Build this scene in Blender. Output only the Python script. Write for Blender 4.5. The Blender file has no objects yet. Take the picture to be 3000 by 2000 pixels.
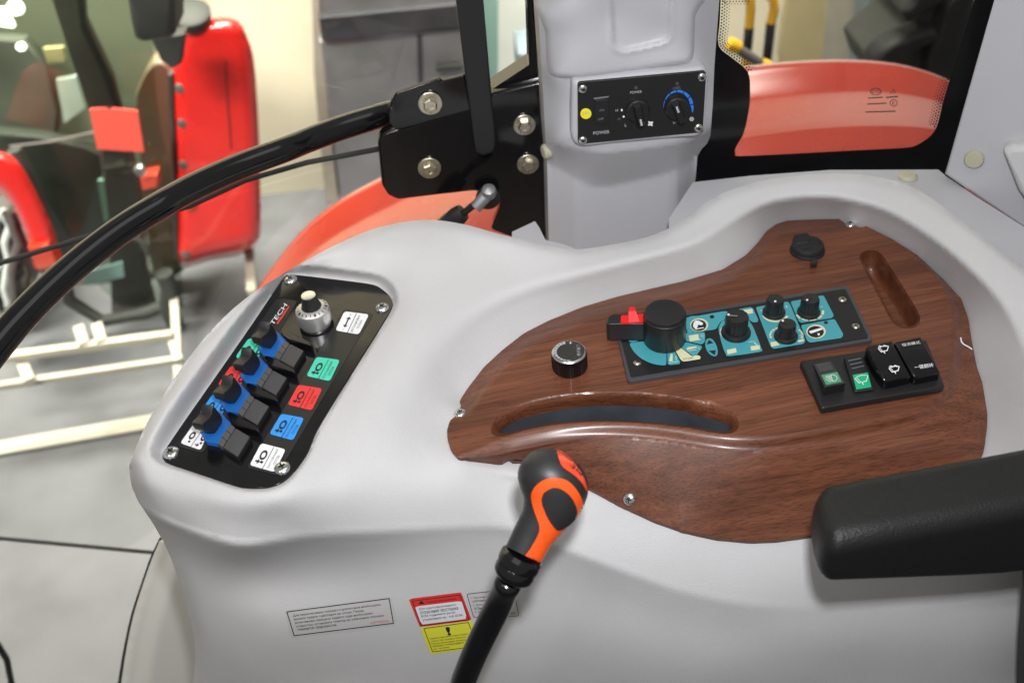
import bpy, bmesh, math, random
import numpy as np
from mathutils import Vector, Matrix
from mathutils.geometry import delaunay_2d_cdt

random.seed(7)
SC = bpy.context.scene
COL = SC.collection

# ------------------------------------------------------------------ camera
PITCH, ROLL, FPX, DIST = math.radians(41), math.radians(6.5), 2917.0, 1.05
FW = np.array([0, math.cos(PITCH), -math.sin(PITCH)])
_u0 = np.array([0, math.sin(PITCH), math.cos(PITCH)])
RT = math.cos(ROLL) * np.array([1.0, 0, 0]) - math.sin(ROLL) * _u0
UP = math.sin(ROLL) * np.array([1.0, 0, 0]) + math.cos(ROLL) * _u0
CAM = -DIST * FW
cd = bpy.data.cameras.new('camera')
cam = bpy.data.objects.new('camera', cd)
COL.objects.link(cam)
M = Matrix.Identity(4)
for i in range(3):
    M[i][0], M[i][1], M[i][2], M[i][3] = RT[i], UP[i], -FW[i], CAM[i]
cam.matrix_world = M
cd.sensor_width, cd.lens = 36.0, 36.0 * FPX / 3000.0
cd.clip_start, cd.clip_end = 0.02, 100
cd.dof.use_dof, cd.dof.focus_distance, cd.dof.aperture_fstop = True, 0.98, 4.8
SC.camera = cam

# ------------------------------------------------------------------ light
w = bpy.data.worlds.new('World'); SC.world = w; w.use_nodes = True
bg = w.node_tree.nodes['Background']
bg.inputs[0].default_value = (1.0, 0.965, 0.91, 1); bg.inputs[1].default_value = 0.31
def area(name, loc, target, size, power, col, sizey=None, spread=None):
    l = bpy.data.lights.new(name, 'AREA'); l.energy = power; l.color = col; l.size = size
    if sizey: l.shape = 'RECTANGLE'; l.size_y = sizey
    if spread: l.spread = spread
    o = bpy.data.objects.new(name, l); COL.objects.link(o); o.location = loc
    o.rotation_euler = (Vector(target) - Vector(loc)).to_track_quat('-Z', 'Y').to_euler()
    return o
fl = CAM + UP * 0.13 + RT * 0.035
area('camera_flash', fl, fl + FW, 0.055, 10.6, (0.96, 0.97, 1.0))
area('overhead_lamp', (0.25, -0.15, 1.35), (0.1, 0.05, 0), 1.1, 3.2, (0.985, 0.985, 1.0), 0.7)
SP = math.radians(62)
area('hall_light', (-1.4, 2.2, 3.6), (-1.5, 2.4, -1.0), 3.0, 195, (1.0, 0.95, 0.82), 1.2, SP)
area('hall_light', (-2.2, -1.4, 3.2), (-1.7, 1.9, -0.9), 2.0, 42, (1.0, 0.95, 0.84), 0.6, math.radians(50))
area('hall_light', (1.6, 2.0, 3.4), (1.4, 2.6, -0.6), 3.0, 75, (1.0, 0.95, 0.84), 0.6, SP)
area('hall_light', (0.2, -1.6, 3.1), (0.3, 3.0, 0.9), 2.4, 34, (1.0, 0.84, 0.58), 0.6, math.radians(46))  # added wash, brightens the far wall that the mudguard mirrors
area('hall_light', (0.4, 6.5, 3.3), (0.2, 0.6, 0.0), 5.0, 46, (1.0, 0.80, 0.46), 1.6)  # added light, mirrored as the pale band along the mudguard
SC.view_settings.view_transform = 'Standard'; SC.view_settings.look = 'None'
SC.view_settings.exposure = -0.12; SC.view_settings.gamma = 1.0
SC.view_settings.use_curve_mapping = False

# ------------------------------------------------------------------ measuring: picture point -> point on a real surface
KO = 3000 / 2352.0
def ov(*pts): return [(x * KO, y * KO) for x, y in pts]
def crop(ox, oy, s):
    return lambda *pts: [(ox + x / s, oy + y / s) for x, y in pts]
c_bag = crop(0, 0, 2.24)            # upper left
c_hng = crop(900, 0, 2.1775)        # hinge
c_pod = crop(420, 760, 2.178)
c_wl = crop(1250, 600, 1.96)
c_wr = crop(2000, 600, 1.96)
c_gl = crop(1200, 1250, 2.091)
c_fl = crop(300, 1300, 2.24)
c_ac = crop(1650, 200, 5.2267)
c_dial = crop(780, 800, 5.2275)
c_sw = crop(500, 1100, 4.9)
c_dl = crop(1760, 840, 5.6)
c_dr = crop(2050, 820, 4.2764)
c_rk = crop(2330, 960, 5.0043)
c_st = crop(820, 1700, 3.0154)
c_win = crop(2080, 0, 2.94)
c_rp = crop(2650, 0, 2.614)
c_arm = crop(2200, 1200, 1.96)
c_pil = crop(1500, 0, 2.091)
c_fnd = crop(400, 0, 1.742)
c_eng = crop(0, 400, 3.136)

def ray(x, y): return FW + RT * ((x - 1500) / FPX) - UP * ((y - 1000) / FPX)
def pz(x, y, z):
    d = ray(x, y); return Vector(CAM + d * ((z - CAM[2]) / d[2]))
def py(x, y, yy):
    d = ray(x, y); return Vector(CAM + d * ((yy - CAM[1]) / d[1]))
def pd(x, y, t): return Vector(CAM + ray(x, y) * t)
class Plane:
    def __init__(s, p, n): s.p = Vector(p); s.n = Vector(n).normalized(); s.d = 0.0
    def off(s, d):
        q = Plane(s.p + s.n * d, s.n); return q
    def __call__(s, x, y):
        d = Vector(ray(x, y)); c = Vector(CAM)
        return c + d * ((s.p - c).dot(s.n) / d.dot(s.n))
def PZ(z): return Plane((0, 0, z), (0, 0, 1))
def PY(y, tilt=0.0): return Plane((0, y, 0), (0, -math.cos(tilt), math.sin(tilt)))
def px_of(p):
    v = np.array(p) - CAM; t = v @ FW
    return 1500 + FPX * (v @ RT) / t, 1000 - FPX * (v @ UP) / t

# ------------------------------------------------------------------ 2-D helpers
def crom(pts, n=6, closed=True):
    P = [np.array(p, float) for p in pts]; N = len(P); out = []
    for i in range(N if closed else N - 1):
        if closed: a, b, c, d = P[i - 1], P[i], P[(i + 1) % N], P[(i + 2) % N]
        else: a, b, c, d = P[max(i - 1, 0)], P[i], P[i + 1], P[min(i + 2, N - 1)]
        for k in range(n):
            t = k / n
            out.append(tuple(0.5 * ((2 * b) + (-a + c) * t + (2 * a - 5 * b + 4 * c - d) * t * t + (-a + 3 * b - 3 * c + d) * t ** 3)))
    if not closed: out.append(tuple(P[-1]))
    return out
def resample(pts, step, closed=True):
    P = np.array(pts, float)
    if closed: P = np.vstack([P, P[:1]])
    L = np.r_[0, np.cumsum(np.hypot(*np.diff(P, axis=0).T))]
    n = max(int(round(L[-1] / step)), 3 if closed else 1)
    s = np.linspace(0, L[-1], n + 1)
    if closed: s = s[:-1]
    return np.c_[np.interp(s, L, P[:, 0]), np.interp(s, L, P[:, 1])]
def rnd(pts, r, n=5):
    """round the corners of a closed polygon by r"""
    out = []; N = len(pts)
    for i in range(N):
        a, b, c = (np.array(pts[j % N], float) for j in (i - 1, i, i + 1))
        u, v = a - b, c - b; lu, lv = np.linalg.norm(u), np.linalg.norm(v)
        k = min(r, lu * .45, lv * .45); p, q = b + u / lu * k, b + v / lv * k
        for j in range(n + 1):
            t = j / n; out.append(tuple((1 - t) ** 2 * p + 2 * t * (1 - t) * b + t * t * q))
    return out
def soft(pts, step=8, k=4, closed=True, it=2):
    """even out a traced line"""
    R = resample(pts, step, closed)
    for _ in range(it):
        if closed: R = sum(np.roll(R, j, 0) for j in range(-k, k + 1)) / (2 * k + 1)
        else:
            n = len(R); Q = R.copy()
            for i in range(n): m = min(k, i, n - 1 - i); Q[i] = R[i - m:i + m + 1].mean(0)
            R = Q
    return R
def dist_line(P, L, closed=True):
    P = np.asarray(P, float); L = np.asarray(L, float)
    A = L if closed else L[:-1]; B = np.roll(L, -1, 0) if closed else L[1:]
    best = np.full(len(P), 1e18)
    for a, b in zip(A, B):
        d = b - a; q = d @ d + 1e-12
        t = np.clip(((P - a) @ d) / q, 0, 1)
        v = P - a - t[:, None] * d
        best = np.minimum(best, (v * v).sum(1))
    return np.sqrt(best)
def inside(P, L):
    P = np.asarray(P, float); L = np.asarray(L, float); c = np.zeros(len(P), bool)
    for a, b in zip(L, np.roll(L, -1, 0)):
        m = (a[1] > P[:, 1]) != (b[1] > P[:, 1])
        if b[1] != a[1]:
            xx = (b[0] - a[0]) * (P[:, 1] - a[1]) / (b[1] - a[1]) + a[0]
            c ^= m & (P[:, 0] < xx)
    return c
def sstep(t): t = np.clip(t, 0, 1); return t * t * (3 - 2 * t)
class TPS:
    def __init__(s, X, v, lam=1e-7):
        X = np.asarray(X, float) / 1000; n = len(X); s.X = X
        K = s.k(X, X) + np.diag(np.broadcast_to(lam, n)); Q = np.c_[np.ones(n), X]
        A = np.block([[K, Q], [Q.T, np.zeros((3, 3))]])
        s.c = np.linalg.solve(A, np.r_[v, 0, 0, 0]); s.n = n
    @staticmethod
    def k(A, B):
        d2 = ((A[:, None] - B[None]) ** 2).sum(2) + 1e-12
        return d2 * np.log(d2) * .5
    def __call__(s, P):
        P = np.asarray(P, float) / 1000
        return s.k(P, s.X) @ s.c[:s.n] + np.c_[np.ones(len(P)), P] @ s.c[s.n:]
def rays(P): return FW[None] + RT[None] * ((P[:, :1] - 1500) / FPX) - UP[None] * ((P[:, 1:] - 1000) / FPX)
def depth_z(P, z):
    d = rays(P); return (z - CAM[2]) / d[:, 2]

# ------------------------------------------------------------------ materials
MATS = {}
def mat(name, col, rough=.5, metal=0., coat=0., bump=None, spec=.5, var=0., emit=None, coat_rough=.08, dirt=None):
    m = bpy.data.materials.new(name); m.use_nodes = True; MATS[name] = m
    nt = m.node_tree; b = nt.nodes['Principled BSDF']; N = nt.nodes.new; Lk = nt.links.new
    b.inputs['Base Color'].default_value = (*col, 1); b.inputs['Roughness'].default_value = rough
    b.inputs['Metallic'].default_value = metal; b.inputs['Coat Weight'].default_value = coat
    b.inputs['Coat Roughness'].default_value = coat_rough; b.inputs['Specular IOR Level'].default_value = spec
    tc = N('ShaderNodeTexCoord')
    if var:
        n = N('ShaderNodeTexNoise'); n.inputs['Scale'].default_value = dirt or 9; n.inputs['Detail'].default_value = 6
        Lk(tc.outputs['Object'], n.inputs['Vector'])
        r = N('ShaderNodeMapRange'); r.inputs[1].default_value = .3; r.inputs[2].default_value = .7
        r.inputs[3].default_value = 1 - var; r.inputs[4].default_value = 1 + var; Lk(n.outputs[0], r.inputs[0])
        mx = N('ShaderNodeVectorMath'); mx.operation = 'SCALE'; mx.inputs[0].default_value = col
        Lk(r.outputs[0], mx.inputs['Scale']); Lk(mx.outputs[0], b.inputs['Base Color'])
        r2 = N('ShaderNodeMapRange'); r2.inputs[1].default_value = .3; r2.inputs[2].default_value = .7
        r2.inputs[3].default_value = rough * .8; r2.inputs[4].default_value = min(1, rough * 1.25)
        Lk(n.outputs[0], r2.inputs[0]); Lk(r2.outputs[0], b.inputs['Roughness'])
    if bump:
        n = N('ShaderNodeTexNoise'); n.inputs['Scale'].default_value = bump[0]; n.inputs['Detail'].default_value = bump[2] if len(bump) > 2 else 2
        Lk(tc.outputs['Object'], n.inputs['Vector'])
        k = N('ShaderNodeBump'); k.inputs['Strength'].default_value = bump[1]; k.inputs['Distance'].default_value = .001
        Lk(n.outputs[0], k.inputs['Height']); Lk(k.outputs[0], b.inputs['Normal'])
    if emit: b.inputs['Emission Color'].default_value = (*emit[0], 1); b.inputs['Emission Strength'].default_value = emit[1]
    return m
mat('shell', (.53, .525, .53), .54, bump=(1000, .50, 3), var=.03, coat=.0, spec=.38)
mat('pillar', (.43, .43, .455), .5, bump=(700, .2, 3), var=.02)
mat('black_gloss', (.005, .005, .006), .14, var=.15, dirt=30)
mat('black_plastic', (.014, .014, .015), .38, bump=(900, .12))
mat('black_satin', (.012, .012, .013), .42, bump=(1200, .15))
mat('dark_print', (.011, .012, .013), .32)
mat('black_paint', (.0045, .0045, .005), .11, var=.1)
mat('rubber', (.011, .011, .012), .6, bump=(500, .2))
mat('tray', (.06, .066, .078), .38, var=.2, dirt=25)
mat('arm_skin', (.008, .008, .008), .48, bump=(560, .55, 3), spec=.4)
mat('chrome', (.72, .74, .74), .22, 1.0)
mat('zinc', (.66, .62, .5), .3, 1.0, var=.2, dirt=150)
mat('alu', (.78, .77, .75), .36, .85, bump=(1500, .1))
mat('white_print', (.80, .81, .83), .4)
mat('soft_print', (.42, .43, .45), .5)
mat('dim_print', (.16, .16, .18), .5)
mat('ink', (.012, .012, .014), .5)
mat('green_label', (.06, .60, .42), .4)
mat('red_label', (.72, .035, .035), .4)
mat('blue_label', (.025, .28, .78), .4)
mat('blue_plastic', (.012, .115, .42), .4)
mat('key_grey', (.055, .055, .062), .45, bump=(1200, .2))
mat('seg_grey', (.085, .083, .078), .5)
mat('teal', (.06, .33, .38), .38)
mat('cream_print', (.66, .66, .42), .45)
mat('pale_print', (.50, .58, .70), .45)
mat('red_catch', (.75, .02, .02), .5, spec=.25)
mat('lens_green', (.0, .28, .13), .3, coat=.3)
mat('lens_green_bright', (.01, .42, .2), .3, coat=.3)
mat('yellow_dot', (.80, .70, .03), .45)
mat('cool_blue', (.02, .19, .72), .45)
mat('orange', (.90, .10, .012), .25, coat=.3)
mat('orange_clear', (.80, .07, .02), .15, coat=.6)
mat('knob_skin', (.02, .02, .021), .42, bump=(1500, .12), spec=.5)
mat('sticker_clear', (.49, .48, .48), .3)
mat('sticker_white', (.68, .69, .72), .35)
mat('sticker_red', (.62, .035, .03), .4)
mat('sticker_yellow', (.68, .66, .05), .4)
mat('cap_beige', (.42, .40, .30), .5)
mat('far_red', (.70, .018, .014), .28, coat=.6, coat_rough=.05, var=.05)
mat('red_paint', (.52, .040, .016), .25, coat=1.0, coat_rough=.17, var=.05)
mat('card', (.85, .10, .07), .6)
mat('concrete', (.092, .097, .105), .5, var=.22, dirt=4.0, bump=(60, .4))
mat('cream_wall', (.72, .68, .54), .7, var=.10, dirt=1.7)
mat('white_wall', (.62, .68, .66), .7, var=.04)
mat('tan_board', (.42, .36, .19), .7, var=.12, dirt=4)
mat('pole_blue', (.16, .21, .24), .5)
mat('gunmetal', (.13, .13, .12), .34, 1.0)
mat('steel', (.27, .275, .29), .38, .55, var=.15, dirt=6)
mat('dark_steel', (.045, .046, .052), .5, .3, var=.2)
mat('rail_beige', (.36, .345, .285), .5, var=.1)
mat('yellow_paint', (.75, .42, .015), .4)
mat('tyre', (.005, .0055, .0055), .6, var=.2, bump=(30, .3))
mat('tyre_dusty', (.022, .024, .019), .7, var=.3, bump=(30, .3))
mat('trim', (.70, .69, .66), .5, bump=(900, .2))  # shell's white raised to stand in for hall light from the left
mat('cab_mid', (.10, .105, .088), .6, var=.35, dirt=4)
mat('cab_dark', (.03, .034, .03), .6, var=.4, dirt=5)
mat('cab_grey', (.10, .095, .09), .55, var=.3, dirt=6)
mat('cab_green', (.20, .215, .16), .6, var=.15, dirt=3)
mat('cab_tan', (.22, .17, .11), .5, var=.2, dirt=4)
mat('pale_teal', (.24, .42, .38), .5)
mat('white_glow', (.9, .9, .8), .5, emit=((1, .97, .88), 6))  # glow for the mirrored ceiling lamps and the screen

def node_glass(name, tint, refl, rough=.02):
    m = bpy.data.materials.new(name); m.use_nodes = True; MATS[name] = m; nt = m.node_tree
    nt.nodes.remove(nt.nodes['Principled BSDF']); o = nt.nodes['Material Output']
    t = nt.nodes.new('ShaderNodeBsdfTransparent'); t.inputs[0].default_value = (*tint, 1)
    g = nt.nodes.new('ShaderNodeBsdfGlossy'); g.inputs['Roughness'].default_value = rough
    f = nt.nodes.new('ShaderNodeFresnel'); f.inputs[0].default_value = 1.45
    s = nt.nodes.new('ShaderNodeMath'); s.operation = 'MULTIPLY'; s.inputs[1].default_value = refl
    x = nt.nodes.new('ShaderNodeMixShader')
    nt.links.new(f.outputs[0], s.inputs[0]); nt.links.new(s.outputs[0], x.inputs[0])
    nt.links.new(t.outputs[0], x.inputs[1]); nt.links.new(g.outputs[0], x.inputs[2]); nt.links.new(x.outputs[0], o.inputs[0])
node_glass('window_glass', (.93, .94, .93), .8)
node_glass('tractor_glass', (.62, .70, .60), 1.0)
node_glass('acrylic', (.85, .88, .9), 1.0, .1)

def wood_mat():
    m = bpy.data.materials.new('walnut'); m.use_nodes = True; MATS['walnut'] = m
    nt = m.node_tree; N = nt.nodes.new; L = nt.links.new; b = nt.nodes['Principled BSDF']
    tc = N('ShaderNodeTexCoord'); mp = N('ShaderNodeMapping')
    mp.inputs['Rotation'].default_value = (0, 0, math.radians(-6)); L(tc.outputs['Object'], mp.inputs[0])
    wob = N('ShaderNodeTexNoise'); wob.inputs['Scale'].default_value = 7; wob.inputs['Detail'].default_value = 2; L(mp.outputs[0], wob.inputs['Vector'])
    ad = N('ShaderNodeVectorMath'); ad.operation = 'MULTIPLY_ADD'; ad.inputs[1].default_value = (0, .014, .014)
    L(wob.outputs['Color'], ad.inputs[0]); L(mp.outputs[0], ad.inputs[2])
    def streak(sx, sy, det, rough=.6):
        s = N('ShaderNodeVectorMath'); s.operation = 'MULTIPLY'; s.inputs[1].default_value = (sx, sy, sy); L(ad.outputs[0], s.inputs[0])
        n = N('ShaderNodeTexNoise'); n.inputs['Scale'].default_value = 1; n.inputs['Detail'].default_value = det; n.inputs['Roughness'].default_value = rough
        L(s.outputs[0], n.inputs['Vector']); return n
    a, c, e = streak(3.0, 120, 7, .65), streak(14, 900, 3), streak(1.3, 14, 3)
    s1 = N('ShaderNodeMath'); s1.operation = 'MULTIPLY_ADD'; s1.inputs[1].default_value = .6; L(a.outputs[0], s1.inputs[0])
    s0 = N('ShaderNodeMath'); s0.operation = 'MULTIPLY'; s0.inputs[1].default_value = .4; L(e.outputs[0], s0.inputs[0]); L(s0.outputs[0], s1.inputs[2])
    cr = N('ShaderNodeValToRGB'); el = cr.color_ramp.elements
    el[0].position = .30; el[0].color = (.062, .0190, .0090, 1); el[1].position = .70; el[1].color = (.225, .082, .040, 1)
    k = el.new(.5); k.color = (.142, .047, .0225, 1); L(s1.outputs[0], cr.inputs[0])
    pr = N('ShaderNodeMapRange'); pr.inputs[1].default_value = .34; pr.inputs[2].default_value = .52; pr.inputs[3].default_value = .52; pr.inputs[4].default_value = 1.04
    L(c.outputs[0], pr.inputs[0])
    mx = N('ShaderNodeVectorMath'); mx.operation = 'SCALE'; L(cr.outputs[0], mx.inputs[0]); L(pr.outputs[0], mx.inputs['Scale'])
    L(mx.outputs[0], b.inputs['Base Color'])
    b.inputs['Specular IOR Level'].default_value = .34; b.inputs['Roughness'].default_value = .40; b.inputs['Coat Weight'].default_value = .26; b.inputs['Coat Roughness'].default_value = .2
    bp = N('ShaderNodeBump'); bp.inputs['Strength'].default_value = .12; bp.inputs['Distance'].default_value = .0006
    L(c.outputs[0], bp.inputs['Height']); L(bp.outputs[0], b.inputs['Normal'])
wood_mat()

# ------------------------------------------------------------------ mesh building
def empty(name, loc, label, cat, group=None):
    o = bpy.data.objects.new(name, None); COL.objects.link(o); o.location = loc; o.empty_display_size = .05
    o['label'] = label; o['category'] = cat; o['kind'] = 'thing'
    if group: o['group'] = group
    return o
def tag(o, label, cat, group=None):
    o['label'] = label; o['category'] = cat; o['kind'] = 'thing'
    if group: o['group'] = group
    return o
_tc = {}
def text_shape(s):
    if s not in _tc:
        cu = bpy.data.curves.new('t', 'FONT'); cu.body = s; cu.resolution_u = 3; cu.align_x = 'LEFT'
        o = bpy.data.objects.new('t', cu); COL.objects.link(o)
        dg = bpy.context.evaluated_depsgraph_get(); dg.update()
        me = bpy.data.meshes.new_from_object(o.evaluated_get(dg))
        v = np.array([x.co[:2] for x in me.vertices]) if len(me.vertices) else np.zeros((0, 2))
        f = [tuple(p.vertices) for p in me.polygons]
        bpy.data.objects.remove(o); bpy.data.curves.remove(cu); bpy.data.meshes.remove(me)
        if len(v): v = v - v.min(0)
        _tc[s] = (v, f)
    return _tc[s]

class MB:
    def __init__(s): s.v, s.f, s.m, s.names = [], [], [], []
    def mi(s, name):
        if name not in s.names: s.names.append(name)
        return s.names.index(name)
    def raw(s, V, F, mt):
        b = len(s.v); s.v += [tuple(p) for p in V]; k = s.mi(mt)
        for f in F: s.f.append(tuple(i + b for i in f)); s.m.append(k)
    def poly(s, pts, mt): s.raw(pts, [range(len(pts))], mt)
    def ring(s, outer, inner, mt):
        n = len(outer); s.raw(list(outer) + list(inner), [(i, (i + 1) % n, n + (i + 1) % n, n + i) for i in range(n)], mt)
    def loft(s, rings, mt, cap0=True, cap1=True, closed=True):
        n = len(rings[0]); V = [p for r in rings for p in r]; F = []
        for k in range(len(rings) - 1):
            for i in range(n if closed else n - 1):
                j = (i + 1) % n; F.append((k * n + i, k * n + j, (k + 1) * n + j, (k + 1) * n + i))
        if cap0: F.append(tuple(range(n))[::-1])
        if cap1: F.append(tuple((len(rings) - 1) * n + i for i in range(n)))
        s.raw(V, F, mt)
    def prism(s, top, vec, mt, side=None, round_=0.0, seg=3):
        top = [Vector(p) for p in top]; vec = Vector(vec); rs = []
        if round_:
            c = sum(top, Vector()) / len(top); h = vec.length; n = -vec.normalized()
            for k in range(seg + 1):
                a = math.pi / 2 * k / seg; ins = round_ * (1 - math.sin(a)); dn = round_ * (1 - math.cos(a))
                rg = []
                for p in top:
                    d = c - p; d = d - n * d.dot(n); l = d.length or 1
                    rg.append(p + d * min(ins / l, .5) - n * dn)
                rs.append(rg)
            s.poly(rs[0], mt); rs.append([p + vec for p in top])
            s.loft(rs, side or mt, False, True)
        else:
            s.poly(top, mt); s.loft([top, [p + vec for p in top]], side or mt, False, True)
    def lathe(s, c, axis, prof, mt, seg=32, ref=None, sx=1.0):
        c = Vector(c); a = Vector(axis).normalized(); u = a.orthogonal().normalized() if ref is None else (Vector(ref) - a * Vector(ref).dot(a)).normalized()
        v = a.cross(u); rs = []
        for r, h in prof:
            rs.append([c + a * h + (u * math.cos(2 * math.pi * i / seg) * sx + v * math.sin(2 * math.pi * i / seg)) * max(r, 1e-5) for i in range(seg)])
        s.loft(rs, mt)
    def tube(s, path, rad, mt, seg=14, flat=None):
        P = [Vector(p) for p in path]; n = len(P); rad = rad if hasattr(rad, '__len__') else [rad] * n
        rs = []; ref = None
        for i in range(n):
            t = (P[min(i + 1, n - 1)] - P[max(i - 1, 0)]).normalized()
            if ref is None: ref = t.orthogonal()
            ref = (ref - t * ref.dot(t)).normalized(); b = t.cross(ref)
            rs.append([P[i] + (ref * math.cos(2 * math.pi * k / seg) + b * math.sin(2 * math.pi * k / seg)) * rad[i] for k in range(seg)])
        s.loft(rs, mt)
    def text(s, body, quad, mt, w=None, h=None, keep=True):
        """write body in the 3-D frame quad = (lower left, lower right, upper left)"""
        V, F = text_shape(body)
        if not len(V): return
        o, ex, ey = Vector(quad[0]), Vector(quad[1]) - Vector(quad[0]), Vector(quad[2]) - Vector(quad[0])
        mw, mh = V.max(0)
        s.raw([o + ex * (x / mw) + ey * (y / mh) for x, y in V], F, mt)
    def build(s, name, parent=None, smooth=40, bevel=0, recalc=True, kind=None):
        me = bpy.data.meshes.new(name); me.from_pydata(s.v, [], s.f)
        for n in s.names: me.materials.append(MATS[n])
        me.polygons.foreach_set('material_index', s.m)
        if recalc:
            bm = bmesh.new(); bm.from_mesh(me); bmesh.ops.recalc_face_normals(bm, faces=bm.faces); bm.to_mesh(me); bm.free()
        if smooth:
            me.polygons.foreach_set('use_smooth', [True] * len(me.polygons)); me.set_sharp_from_angle(angle=math.radians(smooth))
        me.update()
        o = bpy.data.objects.new(name, me); COL.objects.link(o)
        if parent: o.parent = parent; o.matrix_parent_inverse = Matrix.Translation(-parent.location) if parent.type == 'EMPTY' else Matrix.Identity(4)
        if kind: o['kind'] = kind
        if bevel:
            b = o.modifiers.new('bevel', 'BEVEL'); b.width = bevel; b.segments = 2; b.limit_method = 'ANGLE'; b.angle_limit = math.radians(35); b.harden_normals = False
        return o
def bake(o):
    bpy.context.view_layer.update()

def relief(outline, fn, step, mb, mt, holes=(), lines=(), fine=(), skirt=(), hole_skirt=()):
    """conforming triangulated sheet over a measured outline; fn gives each point its real depth"""
    B = resample(outline, step); pts = [B]; edges = []; n0 = len(B)
    edges += [(i, (i + 1) % n0) for i in range(n0)]
    off = n0; hole_rs = []
    for h in holes:
        H = resample(h, min(step, 8)); hole_rs.append((off, H)); pts.append(H); edges += [(off + i, off + (i + 1) % len(H)) for i in range(len(H))]; off += len(H)
    barrier = [(B, True)] + [(H, True) for _, H in hole_rs]
    for l in lines:
        R = resample(l, step * .55, False); R = R[inside(R, B) & (dist_line(R, B) > step * .5)]
        for _, H in hole_rs: R = R[~inside(R, H) & (dist_line(R, H) > step * .4)]
        pts.append(R); edges += [(off + i, off + i + 1) for i in range(len(R) - 1) if np.hypot(*(R[i + 1] - R[i])) < step]; off += len(R)
        if len(R) > 1: barrier.append((R, False))
    def grid(poly, st, excl):
        lo, hi = np.min(poly, 0), np.max(poly, 0)
        gx, gy = np.meshgrid(np.arange(lo[0] + st / 2, hi[0], st), np.arange(lo[1] + st / 2, hi[1], st * .87))
        gx = gx + (np.arange(gx.shape[0]) % 2)[:, None] * st / 2
        G = np.c_[gx.ravel(), gy.ravel()]; G = G[inside(G, poly) & inside(G, B)]
        for L_, cl in barrier: G = G[dist_line(G, L_, cl) > st * .55]
        for _, H in hole_rs: G = G[~inside(G, H)]
        for q in excl: G = G[~inside(G, q)]
        return G
    fp = [f[0] for f in fine]
    for k, (poly, st) in enumerate(fine): pts.append(grid(np.array(poly), st, fp[:k]))
    pts.append(grid(B, step, fp))
    A = np.vstack(pts)
    res = delaunay_2d_cdt([Vector(p) for p in A], edges, [], 0, 1e-5)
    V2 = np.array([(p.x, p.y) for p in res[0]]); T = [f for f in res[2]]
    cen = V2[np.array(T)].mean(1); keep = inside(cen, B)
    for _, H in hole_rs: keep &= ~inside(cen, H)
    T = [t for t, k in zip(T, keep) if k]
    V3 = fn(V2); t0 = np.array(T); a_, b_, c_ = V3[t0[:, 0]], V3[t0[:, 1]], V3[t0[:, 2]]
    if (np.cross(b_ - a_, c_ - a_) * (CAM[None] - a_)).sum() < 0: T = [t[::-1] for t in T]      # faces look towards the viewer's side
    mb.raw(V3, T, mt)
    def sk(loop, vecs):
        L3 = fn(loop); rs = [[Vector(p) for p in L3]]; acc = np.zeros(3)
        for vv in vecs:
            acc = acc + np.array(vv); rs.append([Vector(p + acc) for p in L3])
        mb.loft(rs, mt, False, False)
    if skirt: sk(B, skirt)
    if hole_skirt:
        for _, H in hole_rs: sk(H, hole_skirt)
    return V2, V3
def at_depth(P, t): return CAM[None] + rays(P) * t[:, None]
def slab(poly, plane, th, mb, mt, side=None, round_=0.0):
    mb.prism([plane(*p) for p in poly], -plane.n * th, mt, side, round_)
# ================================================================== the surroundings (structure)
mb = MB(); mb.poly([Vector(p) for p in ((-9, -6, -1.45), (9, -6, -1.45), (9, 12, -1.45), (-9, 12, -1.45))], 'concrete')
fl_o = mb.build('floor'); fl_o['kind'] = 'structure'

# ================================================================== side console
console = empty('side_console', (0.05, 0.0, -0.45), 'pale grey moulded side console with walnut panel, knobs and switches', 'console')

WOOD = [(2000,824),(1964,832),(1811,868),(1709,898),(1607,939),(1536,975),(1474,1023),(1418,1074),(1367,1141),(1346,1174),(1352,1188),(1338,1216),(1318,1231),
        (1310,1258),(1311,1284),(1321,1319),(1342,1340),(1400,1347),(1468,1357),(1488,1347),(1525,1350),(1620,1385),(1724,1429),(1822,1480),(1917,1523),(2000,1552),
        (2100,1574),(2200,1583),(2277,1580),(2373,1567),(2600,1520),(2780,1445),(2860,1375),(2883,1320),(2892,1250),(2893,1212),(2878,1120),(2862,1074),(2847,998),(2837,932),
        (2816,875),(2765,819),(2689,748),(2612,699),(2538,662),(2524,667),(2470,652),(2462,641),(2378,643),(2306,646),(2275,656),(2245,677),(2219,712),(2184,748),(2117,789)]
WOODL = np.array(WOOD, float)
L1 = np.array([(1335,1336),(1400,1308),(1449,1286),(1556,1254),(1660,1240),(1780,1235),(1880,1240),(1964,1249),(2100,1269),(2168,1279),(2260,1276),(2357,1264),(2460,1248),(2561,1228),(2660,1206),(2714,1190),(2750,1168),(2772,1130),(2784,1059),(2792,980),(2793,906),(2770,842),(2700,765)], float)
L2 = np.array([(1342,1341),(1469,1334),(1530,1316),(1600,1300),(1690,1285),(1780,1281),(1880,1284),(1964,1294),(2030,1308),(2100,1320),(2160,1325),(2230,1324),(2320,1314),(2408,1300),(2510,1283),(2612,1264),(2690,1247),(2750,1225),(2795,1185),(2815,1120),(2822,1059),(2828,980),(2825,906),(2790,836),(2706,762)], float)
L3 = np.array([(1346,1342),(1400,1347),(1468,1357),(1525,1354),(1620,1385),(1724,1429),(1822,1480),(1917,1523),(2000,1552),(2100,1574),(2200,1583),(2277,1580),(2373,1567),(2600,1520),(2780,1445),(2860,1375),(2883,1320),(2893,1212),(2878,1120),(2862,1074),(2847,998),(2837,932),(2816,875),(2765,819),(2712,770)], float)
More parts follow.
